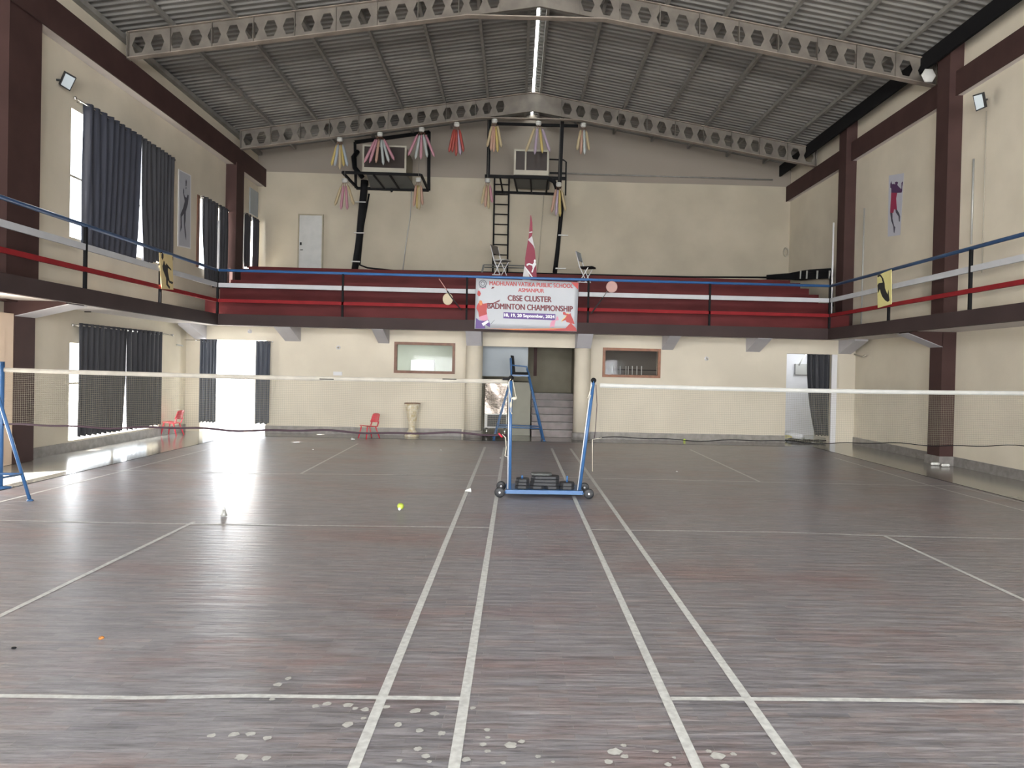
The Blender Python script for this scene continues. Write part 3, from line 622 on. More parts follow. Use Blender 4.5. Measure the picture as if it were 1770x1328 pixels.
# ------------------------------------------------------------------ doors
t = thing('entrance_door', 'cream door leaf at the left edge beside the brown pillar', 'door', (XL, 11.4, 0)); t['kind'] = 'structure'
MB().box(XL+.0, XL+.165, 10.62, 11.98, 0, 2.34).build('frame', 'door_cream', t); MB().box(XL+.165, XL+.185, 10.75, 11.75, .03, 2.2).build('leaf', 'door_cream', t)
MB().tube([(XL+.18, 11.68, 1.0), (XL+.23, 11.68, 1.0), (XL+.23, 11.56, 1.0)], .012).build('handle', 'chrome', t)
a, b = PY(516, 370, YU), PY(558, 467, YU)
t = thing('small_door', 'small grey door in the upper back wall', 'door', (a.x, YU, 4.42))
MB().box(a.x+.04, b.x-.04, YU-.03, YU, 4.42, a.z-.04).build('leaf', 'door_grey', t)
q = MB(); q.box(a.x, a.x+.04, YU-.045, YU, 4.42, a.z); q.box(b.x-.04, b.x, YU-.045, YU, 4.42, a.z); q.box(a.x+.04, b.x-.04, YU-.045, YU, a.z-.04, a.z); q.build('frame', 'beige', t)
MB().tube([(a.x+.1, YU-.03, 5.15), (a.x+.1, YU-.07, 5.15), (a.x+.17, YU-.07, 5.15)], .01, 6).build('handle', 'black', t)
MB().box(a.x+.07, a.x+.12, YU-.05, YU-.03, 5.3, 5.38).build('bolt', 'black', t)

# ------------------------------------------------------------------ badminton nets
NY = 9.75
def net(label, xa, xb, zta, ztb, zba, zbb, topm, hang):
    t = thing('badminton_net', label, 'net', ((xa+xb)/2, NY, 0), 'badminton nets')
    def top(x):
        u = (x-xa)/(xb-xa); return zta+(ztb-zta)*u-.02*math.sin(PI*u)
    def bot(x):
        u = (x-xa)/(xb-xa); return zba+(zbb-zba)*u+.012*math.sin(u*23)+.008*math.sin(u*51)
    q = MB(); n = 60
    q.grid(lambda u, v: (xa+(xb-xa)*u, NY-.004 if v in (0, 1) else NY-.009, top(xa+(xb-xa)*u)-v*.055), n, 2); q.build('top_tape', topm, t, fixn=False).modifiers.new('t', 'SOLIDIFY').thickness = .004
    q = MB(); q.tube([(xa+(xb-xa)*k/n, NY, bot(xa+(xb-xa)*k/n)) for k in range(n+1)], hang[0], 6); q.build('bottom_cord', hang[1], t)
    q = MB(); c = .024; m = int((xb-xa)/c); r = .0007
    for k in range(m+1):
        x = xa+(xb-xa)*k/m; q.add([(x-r, NY, bot(x)), (x+r, NY, bot(x)), (x+r, NY, top(x)-.05), (x-r, NY, top(x)-.05)], [(0, 1, 2, 3)])
    rows = int((zta-.05-zba)/c)
    for j in range(1, rows+1):
        v = j/rows; pts = []
        for k in range(41):
            x = xa+(xb-xa)*k/40; pts.append((x, top(x)-.05+(bot(x)-top(x)+.05)*v))
        vs = [(x, NY-.0005, z-r*1.3) for x, z in pts]+[(x, NY-.0005, z+r*1.3) for x, z in pts]
        q.add(vs, [(i, i+1, i+42, i+41) for i in range(40)])
    q.build('mesh', 'net', t, fixn=False); return t
nL = net('badminton net across the left court, dirty tape and dark bottom cord', -6.5, -.10, 1.525, 1.515, .80, .80, 'tape_dirty', (.014, 'cordblack'))
nR = net('badminton net across the right court, clean white top tape', 1.09, 7.2, 1.49, 1.515, .786, .775, 'tape', (.006, 'black'))
q = MB()
for x in (565, 777): a = PY(x, 655.5, NY); q.box(a.x-.09, a.x+.09, NY-.016, NY-.0135, a.z-.006, a.z+.006)
q.build('tape_mark', 'black', nL)
t = thing('net_post', 'blue net post at the far left edge of the picture', 'post', (-6.42, NY, 0))
MB().tube([(-6.47, NY, 0), (-6.47, NY, 1.6)], .028, 12).build('pole', 'blue', t); MB().lathe((-6.47, NY, 0), [(.12, 0), (.12, .015), (.03, .03)], 20).build('base', 'blue', t)

t = thing('net_post', 'blue net post at the far right end of the right court net', 'post', (7.22, NY, 0))
MB().tube([(7.24, NY, 0), (7.24, NY, 1.6)], .028, 12).build('pole', 'blue', t); MB().lathe((7.24, NY, 0), [(.12, 0), (.12, .015), (.03, .03)], 20).build('base', 'blue', t)

# carriage between the courts
t = thing('net_trolley', 'blue wheeled net trolley with two leaning uprights, white ropes', 'trolley', (.45, 9.85, 0))
zA = .075
a0, a1 = FL(871, 858), FL(1008, 861); y0, y1 = 9.72, 10.22
xa, xb = a0.x+.02, a1.x-.01
MB().bar((xa, y0, zA), (xb, y0, zA), .05, .05).build('front_beam', 'blue', t); MB().bar((xa, y1, zA), (xb, y1, zA), .05, .05).build('rear_beam', 'blue', t)
for x in (xa+.03, xb-.03): MB().bar((x, y0, zA), (x, y1, zA), .05, .05).build('side_beam', 'blue', t)
MB().box(xa+.05, xb-.05, y0+.02, y1-.02, zA+.0, zA+.025).build('tray', 'blue', t)
pl0, pl1 = PY(881, 850, NY+.02), PY(883.5, 655, NY+.02); pr0, pr1 = PY(1001, 852, NY+.02), PY(1026, 659, NY+.02)
MB().tube([pl0, pl1], .020, 10).build('left_upright', 'blue', t); MB().tube([pr0, pr1], .022, 10).build('right_upright', 'blue', t)
for (p0, p1, s_) in ((pl0, pl1, -1), (pr0, pr1, -1)):
    MB().tube([p0.lerp(p1, .02)+Vector((-.026, -.004, 0)), p0.lerp(p1, .99)+Vector((-.026, -.004, 0))], .007, 6).build('steel_strip', 'white', t)
for p1 in (pl1, pr1):
    MB().lathe((p1.x, p1.y-.02, p1.z+.01), [(.034, 0), (.034, .04)], 16, 'y').build('pulley', 'black', t)
MB().box(pl1.x-.11, pl1.x, NY-.02, NY+.02, pl1.z-.02, pl1.z+.015).build('net_hook', 'black', t)
for x, y in ((xa-.075, y0-.02), (xa-.065, y1), (xb+.075, y0-.02), (xb+.065, y1)):
    o = MB().lathe((x-.02, y, .066), [(.02, -.002), (.055, 0), (.066, .008), (.066, .032), (.055, .04), (.02, .042)], 24, 'x')
    w_ = MB().lathe((x, y-.02, .066), [(.02, 0), (.055, -.002), (.066, .008), (.066, .032), (.055, .04), (.02, .04)], 24, 'y').build('wheel', 'blackplast', t)
    h_ = MB().lathe((x, y-.03, .066), [(.014, 0), (.014, .06)], 12, 'y').build('hub', 'white', w_)
    MB().tube([(x, y, .066), (x+(.09 if x < .5 else -.09), y, .07)], .01, 6).build('axle', 'blue', t)
def rope(name, pts, r, m, par): MB().tube(pts, r, 6).build(name, m, par)
pz = lambda x, y, Y=NY-.03: PY(x, y, Y)
rope('rope', [pz(883, 655), pz(878, 662), pz(884, 690), pz(883, 712), pz(885, 716)], .006, 'rope', t)
rope('rope', [pz(886, 657), pz(889, 672), pz(891, 684), pz(893, 688)], .005, 'rope', t)
MB().sphere(pz(889, 689), .035, 10, (1, .6, .6)).build('rope_knot', 'rope', t); MB().sphere(pz(883, 700), .022, 8, (.7, .7, 2)).build('rope_knot', 'rope', t)
rope('rope', [pz(868, 751), pz(874, 757), pz(875, 775), pz(873, 788), pz(877, 790)], .006, 'rope', t)
rope('rope', [pz(862, 749), pz(868, 756)], .012, 'redplast', t)
rope('rope', [pz(1023, 665), pz(1019, 680), pz(1016, 688), pz(1019, 691), pz(1021, 683)], .006, 'rope', t)
rope('rope', [pz(1030, 665), pz(1032, 700), pz(1029, 745), pz(1027, 758)], .005, 'cordblack', t)
rope('rope', [pz(1040, 757), pz(1024, 760), pz(1024, 815)], .005, 'rope', t)

# weights on the trolley
def plate(label, x0, x1, y0, y1, z0, z1, m='blackplast'):
    q = MB(); c = min(x1-x0, y1-y0)*.22
    poly = [(x0+c, y0, z0), (x1-c, y0, z0), (x1, y0+c, z0), (x1, y1-c, z0), (x1-c, y1, z0), (x0+c, y1, z0), (x0, y1-c, z0), (x0, y0+c, z0)]
    q.prism(poly, (0, 0, z1-z0)); o = q.build('weight_plate', m, org=((x0+x1)/2, (y0+y1)/2, z0))
    md = o.modifiers.new('b', 'BEVEL'); md.width = .008; md.segments = 2
    return tag(o, label, 'weight', 'weights on the net trolley')
zt = zA+.026; xs = [PY(x, 850, y0+.1).x for x in (889, 915, 941, 967, 993)]
hgt = .042
for i, lab in enumerate(('lowest black weight at the left end of the trolley', 'lowest black weight, second from the left on the trolley', 'lowest black weight, third from the left on the trolley', 'lowest black weight at the right end of the trolley')):
    plate(lab, xs[i]+.004, xs[i+1]-.004, y0+.04, y0+.25, zt, zt+hgt)
plate('middle black weight of the left stack', xs[0]+.01, xs[1]-.004, y0+.05, y0+.26, zt+hgt+.001, zt+hgt*2); plate('top black weight of the left stack', xs[0]+.02, xs[1]-.004, y0+.05, y0+.26, zt+hgt*2+.001, zt+hgt*3)
for k, lab in enumerate(('long black weight, lowest of the centre stack', 'long black weight, second of the centre stack', 'long black weight, third of the centre stack')):
    plate(lab, xs[1]+.006+.01*k, xs[3]-.006, y0+.05, y0+.26, zt+hgt*(k+1)+.001, zt+hgt*(k+2))
plate('grey topped weight on top of the centre stack', xs[1]+.02, xs[3]-.1, y0+.1, y0+.28, zt+hgt*4+.001, zt+hgt*4.7, 'grate')
plate('upper black weight of the right stack', xs[3]+.002, xs[4]-.004, y0+.04, y0+.24, zt+hgt+.001, zt+hgt*2.1)
for x, z0_, z1_ in (((xs[0]+xs[1])/2, zt+hgt*3, zt+hgt*3.9), ((xs[3]+xs[4])/2, zt+hgt*2.1, zt+hgt*4)):
    MB().lathe((x, y0+.14, 0), [(.014, z0_), (.014, z1_)], 12).build('weight_peg', 'blue', t)

# ------------------------------------------------------------------ umpire chairs
def umpire(label, loc, rz):
    t = thing('umpire_chair', label, 'chair', (0, 0, 0), 'blue umpire chairs'); L = MB
    top = .95*1.6
    for sy in (-1, 1):
        L().tube([(-.19, sy*.22, 1.50), (-.58, sy*.36, 0)], .019, 8).build('leg', 'blue', t)
        L().tube([(.20, sy*.22, 1.60), (.60, sy*.36, 0)], .019, 8).build('leg', 'blue', t)
        L().tube([(-.22, sy*.22, 1.93), (-.19, sy*.22, 1.50)], .018, 8).build('back_post', 'blue', t)
        L().tube([(-.205, sy*.22, 1.76), (.16, sy*.22, 1.735), (.20, sy*.22, 1.60)], .014, 8).build('armrest', 'blue', t)
        L().tube([(-.50, sy*.332, .31), (.525, sy*.332, .29)], .015, 8).build('side_bar', 'blue', t)
    L().box(-.18, .19, -.245, .22, 1.54, 1.60).build('seat', 'black', t)
    L().bar((-.2, -.22, 1.52), (.21, -.22, 1.52), .03).bar((-.2, .22, 1.52), (.21, .22, 1.52), .03).bar((.2, -.22, 1.52), (.2, .22, 1.52), .03).build('seat_frame', 'blue', t)
    q = L(); q.prism([(-.165, -.21, 1.58), (-.105, -.21, 1.58), (-.15, -.21, 1.98), (-.215, -.21, 1.99)], (0, .42, 0)); q.build('backrest', 'black', t)
    for z, x in ((.31, .525), (.60, .44), (.90, .36), (1.2, .28)):
        w_ = .22+.14*(1.5-z)/1.5; L().tube([(x, -w_, z-.02), (x, w_, z-.02)], .012, 8).build('ladder_rung', 'blue', t)
    L().tube([(-.5, -.332, .31), (-.5, .332, .31)], .012, 8).build('cross_bar', 'blue', t)
    for sx in (-.58, .60):
        for sy in (-.36, .36): L().lathe((sx, sy, 0), [(.035, 0), (.035, .012), (.02, .02)], 12).build('foot', 'blue', t)
    t.location = loc; t.rotation_euler[2] = rz
    return t
umpire('tall blue umpire chair with black seat standing in front of the stairs', (.09, 18.02, -.004), .04)
f0 = FL(52, 866)
umpire('tall blue umpire chair cut by the left edge of the picture', (f0.x-.613, f0.y-.300, 0), PI-.1)

# ------------------------------------------------------------------ small red chairs, vase
def red_chair(label, loc, rz, s=1.0):
    t = thing('childrens_chair', label, 'chair', (0, 0, 0), 'small red plastic chairs')
    MB().grid(lambda u, v: ((u-.5)*.29, -.15+v*.30, .28+.012*math.cos(v*PI)-.02*(1-(2*u-1)**2)*math.sin(v*PI)), 8, 8).build('seat', 'redplast', t, fixn=False).modifiers.new('s', 'SOLIDIFY').thickness = -.016
    MB().grid(lambda u, v: ((u-.5)*(.28-.03*v), .16+.06*v+.03*math.cos((u-.5)*PI)-.02, .37+v*.20-.02*(2*u-1)**4*v), 10, 6).build('backrest', 'redplast', t, fixn=False).modifiers.new('s', 'SOLIDIFY').thickness = .016
    for sx in (-1, 1):
        MB().bar((sx*.12, .14, .27), (sx*.125, .185, .39), .03, .02).build('back_stay', 'redplast', t)
        MB().tube([(sx*.115, -.12, .275), (sx*.15, -.17, 0)], [.018, .013], 8).build('leg', 'redplast', t)
        MB().tube([(sx*.115, .10, .275), (sx*.15, .20, 0)], [.018, .013], 8).build('leg', 'redplast', t)
    t.location = loc; t.rotation_euler[2] = rz; t.scale = (s, s, s); return t
red_chair('small red plastic chair on the floor left of the gold vase', (*FL(637, 758).xy, 0), -.75)
red_chair('small red plastic chair in the glare beside the lower left window', (*FL(297, 752).xy, -.004), -1.7)
v = FL(712, 753); v.y = min(v.y, 18.25)
v = PY(712, 740, 18.2)
t = thing('floor_vase', 'tall antique gold and white vase against the back wall', 'vase', (v.x, 18.2, 0))
MB().lathe((v.x, 18.2, 0), [(.10, .12), (.085, .17), (.075, .22), (.10, .38), (.135, .55), (.165, .70), (.18, .79), (.17, .79), (.12, .55), (.06, .3)], 28, cap=False).build('body', 'gold', t)
MB().lathe((v.x, 18.2, 0), [(.17, -.004), (.175, .03), (.13, .06), (.11, .10), (.105, .13)], 28).build('foot', 'gold', t)
MB().tube([(v.x+.182*math.cos(a), 18.2+.182*math.sin(a), .79) for a in [k*2*PI/28 for k in range(29)]], .012, 6, False).build('rim', 'wood', t)

# ------------------------------------------------------------------ things lying on the floor
c = FL(806, 852); c.z = .028
def shuttle(label, c, d, s=1, fm='shut'):
    d = Vector(d).normalized(); t = thing('shuttlecock', label, 'shuttlecock', c, 'shuttlecocks on the floor'); c = Vector(c)
    MB().tube([c, c+d*.035*s, c+d*.06*s], [.012*s, .022*s, .031*s], 10, False).build('feathers', fm, t, fixn=False).modifiers.new('s', 'SOLIDIFY').thickness = .002
    MB().sphere(c-d*.006*s, .0135*s, 10).build('cork', 'shut', t)
shuttle('white shuttlecock on the floor left of the trolley', c, (1, .2, .12))
shuttle('tiny white shuttlecock on the floor beside the small red chair', FL(612, 762)+Vector((0, 0, .03)), (-1, .3, .1))
shuttle('pale clear plastic shuttlecock standing on the left court', FL(387, 893)+Vector((0, 0, .075)), (0, 0, -1), 1.15, 'alu')
shuttle('yellow green shuttlecock on the left court', FL(691, 886)+Vector((0, -.02, .045)), (0, 1, .2), 1.3, 'tennis')
c = FL(1183, 763); tag(MB().sphere((c.x, c.y, .028), .033, 14).build('tennis_ball', 'tennis', org=(c.x, c.y, 0)), 'yellow green ball on the floor against the back wall skirting', 'ball')
c = FL(176, 1107); q = MB()
for k in range(5): q.sphere((c.x+random.uniform(-.012, .012), c.y+random.uniform(-.01, .01), .012+random.uniform(0, .006)), .012, 8, (1.1, .8, .7))
tag(q.build('crumpled_wrapper', 'orange', org=(c.x, c.y, 0)), 'small crumpled orange brown wrapper on the near left floor', 'litter')
c = FL(24, 1122); tag(MB().sphere((c.x, c.y, .006), .012, 8, (1.3, .8, .5)).build('litter_scrap', 'black', org=(c.x, c.y, 0)), 'tiny dark scrap on the floor near the left edge', 'litter')
for x, y, lab in ((1616, 804.5, 'small white crumpled paper at the foot of the brown pillar, left one'), (1634, 807, 'larger white crumpled paper at the foot of the brown pillar, right one')):
    c = FL(x, y); q = MB()
    for k in range(4): q.sphere((c.x+(k-1.5)*.035, c.y+random.uniform(-.02, .01), .028), .03, 8, (1.2, .8, .9))
    tag(q.build('crumpled_paper', 'shut', org=(c.x, c.y, 0)), lab, 'litter', 'crumpled papers by the pillar')
q = MB()
for x, y in ((541, 778), (762, 779), (865, 792.5), (715, 767), (1170, 816)): c = FL(x, y); q.sphere((c.x, c.y, .008), .014, 6, (1.3, 1, .6))
o = q.build('floor_debris', 'shut'); o['kind'] = 'stuff'; tag(o, 'tiny pale scraps scattered on the far court floor', 'litter')

# ------------------------------------------------------------------ posters
def flat(mb, pts, plane, off=0.0, th=.004):
    """pixel outline laid on a wall plane ('x', X) or ('y', Y), as a thin sheet"""
    ax, p = plane
    P = [(PX(x, y, p) if ax == 'x' else PY(x, y, p)) for x, y in pts]
    sgn = -1 if (ax == 'y' or p > 0) else 1
    o = Vector((sgn*off, 0, 0)) if ax == 'x' else Vector((0, -off, 0)); d = Vector((sgn*th, 0, 0)) if ax == 'x' else Vector((0, -th, 0))
    mb.prism([v+o for v in P], d); return P
def cv(pts, x0, y0, s): return [(x0+x*s, y0+y*s) for x, y in pts]
# right wall poster
t = thing('wall_poster', 'lilac poster of a leaping player in crimson on the right wall', 'poster', PX(1548, 410, XR))
q = MB(); flat(q, cv([(375, 140), (640, 95), (575, 1190), (355, 1220)], 1500, 290, .0978), ('x', XR)); q.build('sheet', 'poster', t)
k = .0978
q = MB(); flat(q, cv([(420, 235), (432, 290), (470, 285), (490, 300), (485, 255), (520, 245), (540, 260), (525, 305), (560, 345), (590, 375), (602, 370), (600, 270), (618, 242), (625, 260), (612, 330), (612, 400), (600, 440), (525, 445), (420, 440), (420, 365), (402, 355), (402, 290)], 1500, 290, k), ('x', XR), .005, .002); q.build('figure_top', 'purple', t)
q = MB(); flat(q, cv([(420, 440), (525, 445), (505, 540), (510, 620), (520, 740), (495, 745), (470, 730), (455, 800), (400, 795), (408, 640), (415, 540)], 1500, 290, k), ('x', XR), .005, .002); q.build('figure_shirt', 'crimson', t)
q = MB(); flat(q, cv([(400, 795), (440, 800), (440, 900), (470, 1030), (490, 1050), (475, 1160), (462, 1140), (455, 1040), (420, 940)], 1500, 290, k), ('x', XR), .005, .002); flat(q, cv([(495, 745), (520, 740), (560, 810), (575, 860), (570, 950), (556, 955), (548, 860), (500, 790)], 1500, 290, k), ('x', XR), .005, .002); q.build('figure_legs', 'slate', t)
# left wall poster
t = thing('wall_poster', 'grey framed poster of a leaping player on the left wall', 'poster', PX(318, 430, XL)); k = .113
q = MB(); flat(q, cv([(335, 110), (525, 205), (520, 1330), (322, 1290)], 270, 280, k), ('x', XL), 0, .015); q.build('frame', 'white', t)
q = MB(); flat(q, cv([(352, 135), (510, 215), (505, 1310), (338, 1275)], 270, 280, k), ('x', XL), .016, .002); q.build('sheet', 'poster2', t)
q = MB(); flat(q, cv([(400, 400), (412, 430), (412, 490), (425, 530), (450, 550), (468, 500), (485, 510), (480, 570), (470, 650), (440, 760), (436, 900), (428, 960), (445, 1110), (445, 1200), (430, 1140), (412, 960), (410, 790), (375, 840), (380, 1000), (355, 1075), (362, 960), (360, 800), (400, 700), (425, 600), (412, 540), (398, 470)], 270, 280, k), ('x', XL), .019, .002)
flat(q, cv([(445, 265), (455, 300), (450, 370), (438, 375), (436, 300)], 270, 280, k), ('x', XL), .019, .002); flat(q, cv([(440, 385), (452, 395), (445, 415), (438, 405)], 270, 280, k), ('x', XL), .019, .002); q.build('figure', 'slate', t)
# yellow boards on the side rails
Xa = GR-.0; t = thing('hanging_board', 'bright yellow board with black player silhouette on the right railing', 'board', PX(1529, 530, Xa-.02), 'yellow silhouette boards')
pl = ('x', GR+.005); k = .1243
q = MB(); flat(q, cv([(1425, 290), (1620, 210), (1622, 690), (1432, 745)], 1340, 440, k), pl, 0, .012); q.build('panel', 'yellow', t)
q = MB(); flat(q, cv([(1430, 300), (1455, 275), (1480, 285), (1510, 330), (1530, 400), (1535, 470), (1570, 560), (1585, 490), (1590, 560), (1600, 640), (1575, 660), (1540, 640), (1500, 590), (1480, 540), (1465, 480), (1440, 540), (1432, 430), (1450, 400), (1505, 390), (1490, 330), (1465, 300), (1440, 320)], 1340, 440, k), pl, .013, .003); q.build('silhouette', 'sil', t)
t = thing('hanging_board', 'pale yellow board with black player silhouette on the left railing', 'board', PX(288, 500, GL+.02), 'yellow silhouette boards'); k = .0904
pl = ('x', GL-.005)
q = MB(); flat(q, cv([(160, 75), (412, 130), (428, 785), (205, 770)], 260, 430, k), pl, 0, .012); q.build('panel', 'yellow2', t)
q = MB(); flat(q, cv([(215, 80), (235, 110), (235, 170), (215, 215), (198, 170), (198, 110)], 260, 430, k), pl, .013, .003); flat(q, cv([(240, 230), (255, 250), (260, 300), (285, 320), (290, 280), (330, 330), (380, 390), (385, 420), (320, 365), (318, 430), (340, 560), (350, 610), (420, 640), (405, 680), (350, 650), (320, 600), (318, 670), (360, 730), (350, 770), (290, 690), (285, 560), (225, 400), (215, 330), (232, 290)], 260, 430, k), pl, .013, .003); q.build('silhouette', 'sil', t)

# ------------------------------------------------------------------ banner
BY = YG-.03
B4 = [PY(822, 480, BY), PY(998, 488, BY), PY(997, 574.5, BY), PY(820, 567.5, BY)]
t = thing('event_banner', 'white championship banner tied to the gallery railing centre', 'banner', B4[3])
def bq(u, v, off=0):     # crop coordinates 0..1770 x 0..1062 over (810,470)-(1010,590)
    p = PY(810+u*.113, 470+v*.113, BY); p.y -= off; return p
q = MB(); fr = [(115, 98), (1685, 160), (1655, 915), (90, 872)]
def bl(u, v):
    a = Vector(fr[0]).lerp(Vector(fr[1]), u); b = Vector(fr[3]).lerp(Vector(fr[2]), u); p = a.lerp(b, v); r = bq(p.x, p.y); return (r.x, r.y+.003*math.sin(u*14)*v, r.z)
q.grid(bl, 24, 8); q.build('sheet', 'banner', t, fixn=False).modifiers.new('s', 'SOLIDIFY').thickness = .004
def bpoly(name, pts, m, off=.010):
    q = MB(); q.prism([bq(x, y, off) for x, y in pts], (0, -.0015, 0)); return q.build(name, m, t)
bpoly('corner_mark', [(1565, 160), (1680, 165), (1675, 275)], 'b_red')
bpoly('bottom_stripe', [(700, 895), (1300, 880), (1480, 865), (1560, 780), (1640, 860), (1655, 910), (1180, 902)], 'b_red')
bpoly('bottom_stripe', [(250, 868), (700, 872), (1480, 862), (1300, 882), (700, 892)], 'b_orange', .011)
bpoly('left_player', [(150, 480), (170, 450), (205, 450), (215, 490), (280, 480), (285, 530), (275, 600), (285, 660), (160, 700), (150, 620), (120, 560), (125, 520)], 'b_red')
bpoly('left_player_arm', [(280, 480), (380, 475), (450, 440), (485, 425), (470, 455), (400, 485), (330, 500), (285, 505)], 'b_maroon')
bpoly('left_player_head', [(155, 470), (165, 440), (195, 438), (212, 465), (205, 510), (175, 515)], 'b_orange', .012)
bpoly('left_player_shirt', [(160, 690), (280, 650), (300, 730), (235, 755), (165, 730)], 'b_pink', .012)
bpoly('left_player_shorts', [(115, 710), (165, 745), (240, 750), (300, 735), (330, 800), (325, 850), (240, 800), (255, 868), (105, 868)], 'b_purple', .013)
bpoly('left_player_book', [(200, 790), (290, 740), (310, 770), (225, 830)], 'b_white', .015)
bpoly('racket_mark', [(340, 795), (395, 735), (400, 738), (345, 802)], 'b_grey')
bpoly('shuttle_mark', [(345, 260), (360, 230), (400, 232), (380, 255)], 'b_maroon')
bpoly('shuttle_mark', [(140, 300), (150, 285), (175, 300), (188, 335), (175, 370), (150, 372), (132, 345)], 'b_red')
bpoly('right_player', [(1440, 620), (1475, 615), (1490, 640), (1540, 650), (1560, 630), (1565, 660), (1600, 740), (1620, 800), (1560, 790), (1540, 780), (1500, 770), (1480, 740), (1420, 760), (1475, 710), (1500, 670), (1445, 655)], 'b_red', .013)
bpoly('right_player_arm', [(1480, 690), (1500, 640), (1530, 625), (1520, 660), (1420, 775), (1425, 740)], 'b_yellow', .011)
bpoly('small_player', [(1350, 680), (1368, 690), (1380, 740), (1330, 745), (1305, 860), (1285, 830), (1240, 860), (1250, 790), (1275, 745), (1330, 735)], 'b_pink', .012)
bpoly('date_panel', [(535, 618), (1327, 648), (1325, 743), (530, 712)], 'b_purple', .010)
def ring(name, cx, cy, r0, r1, m, off=.011, n=28):
    q = MB(); P = [bq(cx+r*math.cos(a*2*PI/n), cy+r*math.sin(a*2*PI/n), off) for r in (r0, r1) for a in range(n)]
    q.add(P, [(i, (i+1) % n, (i+1) % n+n, i+n) for i in range(n)]); q.build(name, m, t, fixn=False)
ring('crest_ring', 217, 182, 46, 60, 'b_grey'); ring('crest_inner_ring', 217, 182, 22, 34, 'b_grey')
bpoly('crest_ribbon', [(165, 232), (180, 215), (217, 246), (255, 215), (272, 232), (262, 243), (245, 238), (217, 258), (190, 238), (172, 243)], 'b_grey')
bpoly('crest_base', [(180, 250), (260, 250), (255, 262), (185, 262)], 'b_pink')
def text(name, s, cx, cy, w, h, m, slope=.040, bold=.0, off=.013, serif=False):
    cu = bpy.data.curves.new(name, 'FONT'); cu.body = s; cu.align_x = 'CENTER'; cu.align_y = 'CENTER'; cu.size = 1; cu.offset = 0; cu.extrude = 0
    tmp = bpy.data.objects.new(name, cu); COL.objects.link(tmp); dg = bpy.context.evaluated_depsgraph_get(); dg.update()
    me = bpy.data.meshes.new_from_object(tmp.evaluated_get(dg)); bpy.data.objects.remove(tmp)
    xs_ = [v.co.x for v in me.vertices]; ys_ = [v.co.y for v in me.vertices]; x0, x1, y0, y1 = min(xs_), max(xs_), min(ys_), max(ys_)
    base = Vector(t['_org'])
    for v in me.vertices:
        u = (v.co.x-(x0+x1)/2)/(x1-x0)*w; q_ = (v.co.y-(y0+y1)/2)/(y1-y0)*h
        p = bq(cx+u, cy-q_+u*slope, off)-base; v.co = p
    if bold:
        src = [v.co.copy() for v in me.vertices]; fc = [tuple(p.vertices) for p in me.polygons]; vs = []; fs = []
        for i_, (dx, dz) in enumerate(((0, 0), (bold*h*.011, 0), (-bold*h*.011, 0), (0, bold*h*.006), (0, -bold*h*.006))):
            n_ = len(vs); vs += [(c.x+dx*.113/CF*BY, c.y-.0002*i_, c.z+dz*.113/CF*BY) for c in src]; fs += [tuple(k_+n_ for k_ in f_) for f_ in fc]
        me = bpy.data.meshes.new(name); me.from_pydata(vs, [], fs)
    me.materials.clear(); me.materials.append(M[m]); o = bpy.data.objects.new(name, me); COL.objects.link(o); o.parent = t; COLL.append(o); return o
text('lettering', 'MADHUVAN VATIKA PUBLIC SCHOOL', 958, 196, 1275, 66, 'b_red', .036, 3)
text('lettering', 'ASMANPUR', 956, 285, 392, 58, 'b_red', .036, 4)
text('lettering', 'CBSE CLUSTER', 934, 412, 665, 84, 'b_maroon', .035, 6)
text('lettering', 'BADMINTON CHAMPIONSHIP', 940, 545, 1300, 86, 'b_maroon', .038, 5)
text('lettering', '18, 19, 20 September, 2024', 930, 682, 765, 62, 'b_white', .038, 5, .013)

# ------------------------------------------------------------------ rackets tied to the railing
def racket(label, head, rad, sh, gr, hm, sm):
    Y = BY; c = PY(*head, Y); t = thing('badminton_racket', label, 'racket', c, 'rackets tied to the railing')
    e = PY(head[0]+rad[0], head[1], Y); rx = (e-c).length; rz = rx*rad[1]/rad[0]; n = 28
    q = MB(); q.add([c]+[(c.x+rx*math.cos(a*2*PI/n), Y, c.z+rz*math.sin(a*2*PI/n)) for a in range(n)], [(0, i+1, (i+1) % n+1) for i in range(n)]); o = q.build('strings', hm, t, fixn=False); o.modifiers.new('s', 'SOLIDIFY').thickness = .004
    q = MB(); q.tube([(c.x+rx*math.cos(a*2*PI/n), Y, c.z+rz*math.sin(a*2*PI/n)) for a in range(n+1)], .007, 6, False); q.build('rim', hm, t)
    MB().tube([PY(*sh[0], Y), PY(*sh[1], Y)], .010, 6).build('shaft', sm, t); MB().tube([PY(*p, Y) for p in gr], .015, 8).build('grip', 'sil', t)
racket('racket with cream head tied to the railing left of the banner', (774, 517), (8.3, 10), ((759, 482), (773, 503)), ((773, 503), (778, 511), (797, 536)), 'skin', 'pinkshaft')
racket('racket with pinkish head tied to the railing right of the banner', (1057.5, 496), (9.3, 9.5), ((1050, 503), (1042, 515)), ((1042, 515), (1033, 527), (1022, 542)), 'pinkhead', 'grate')

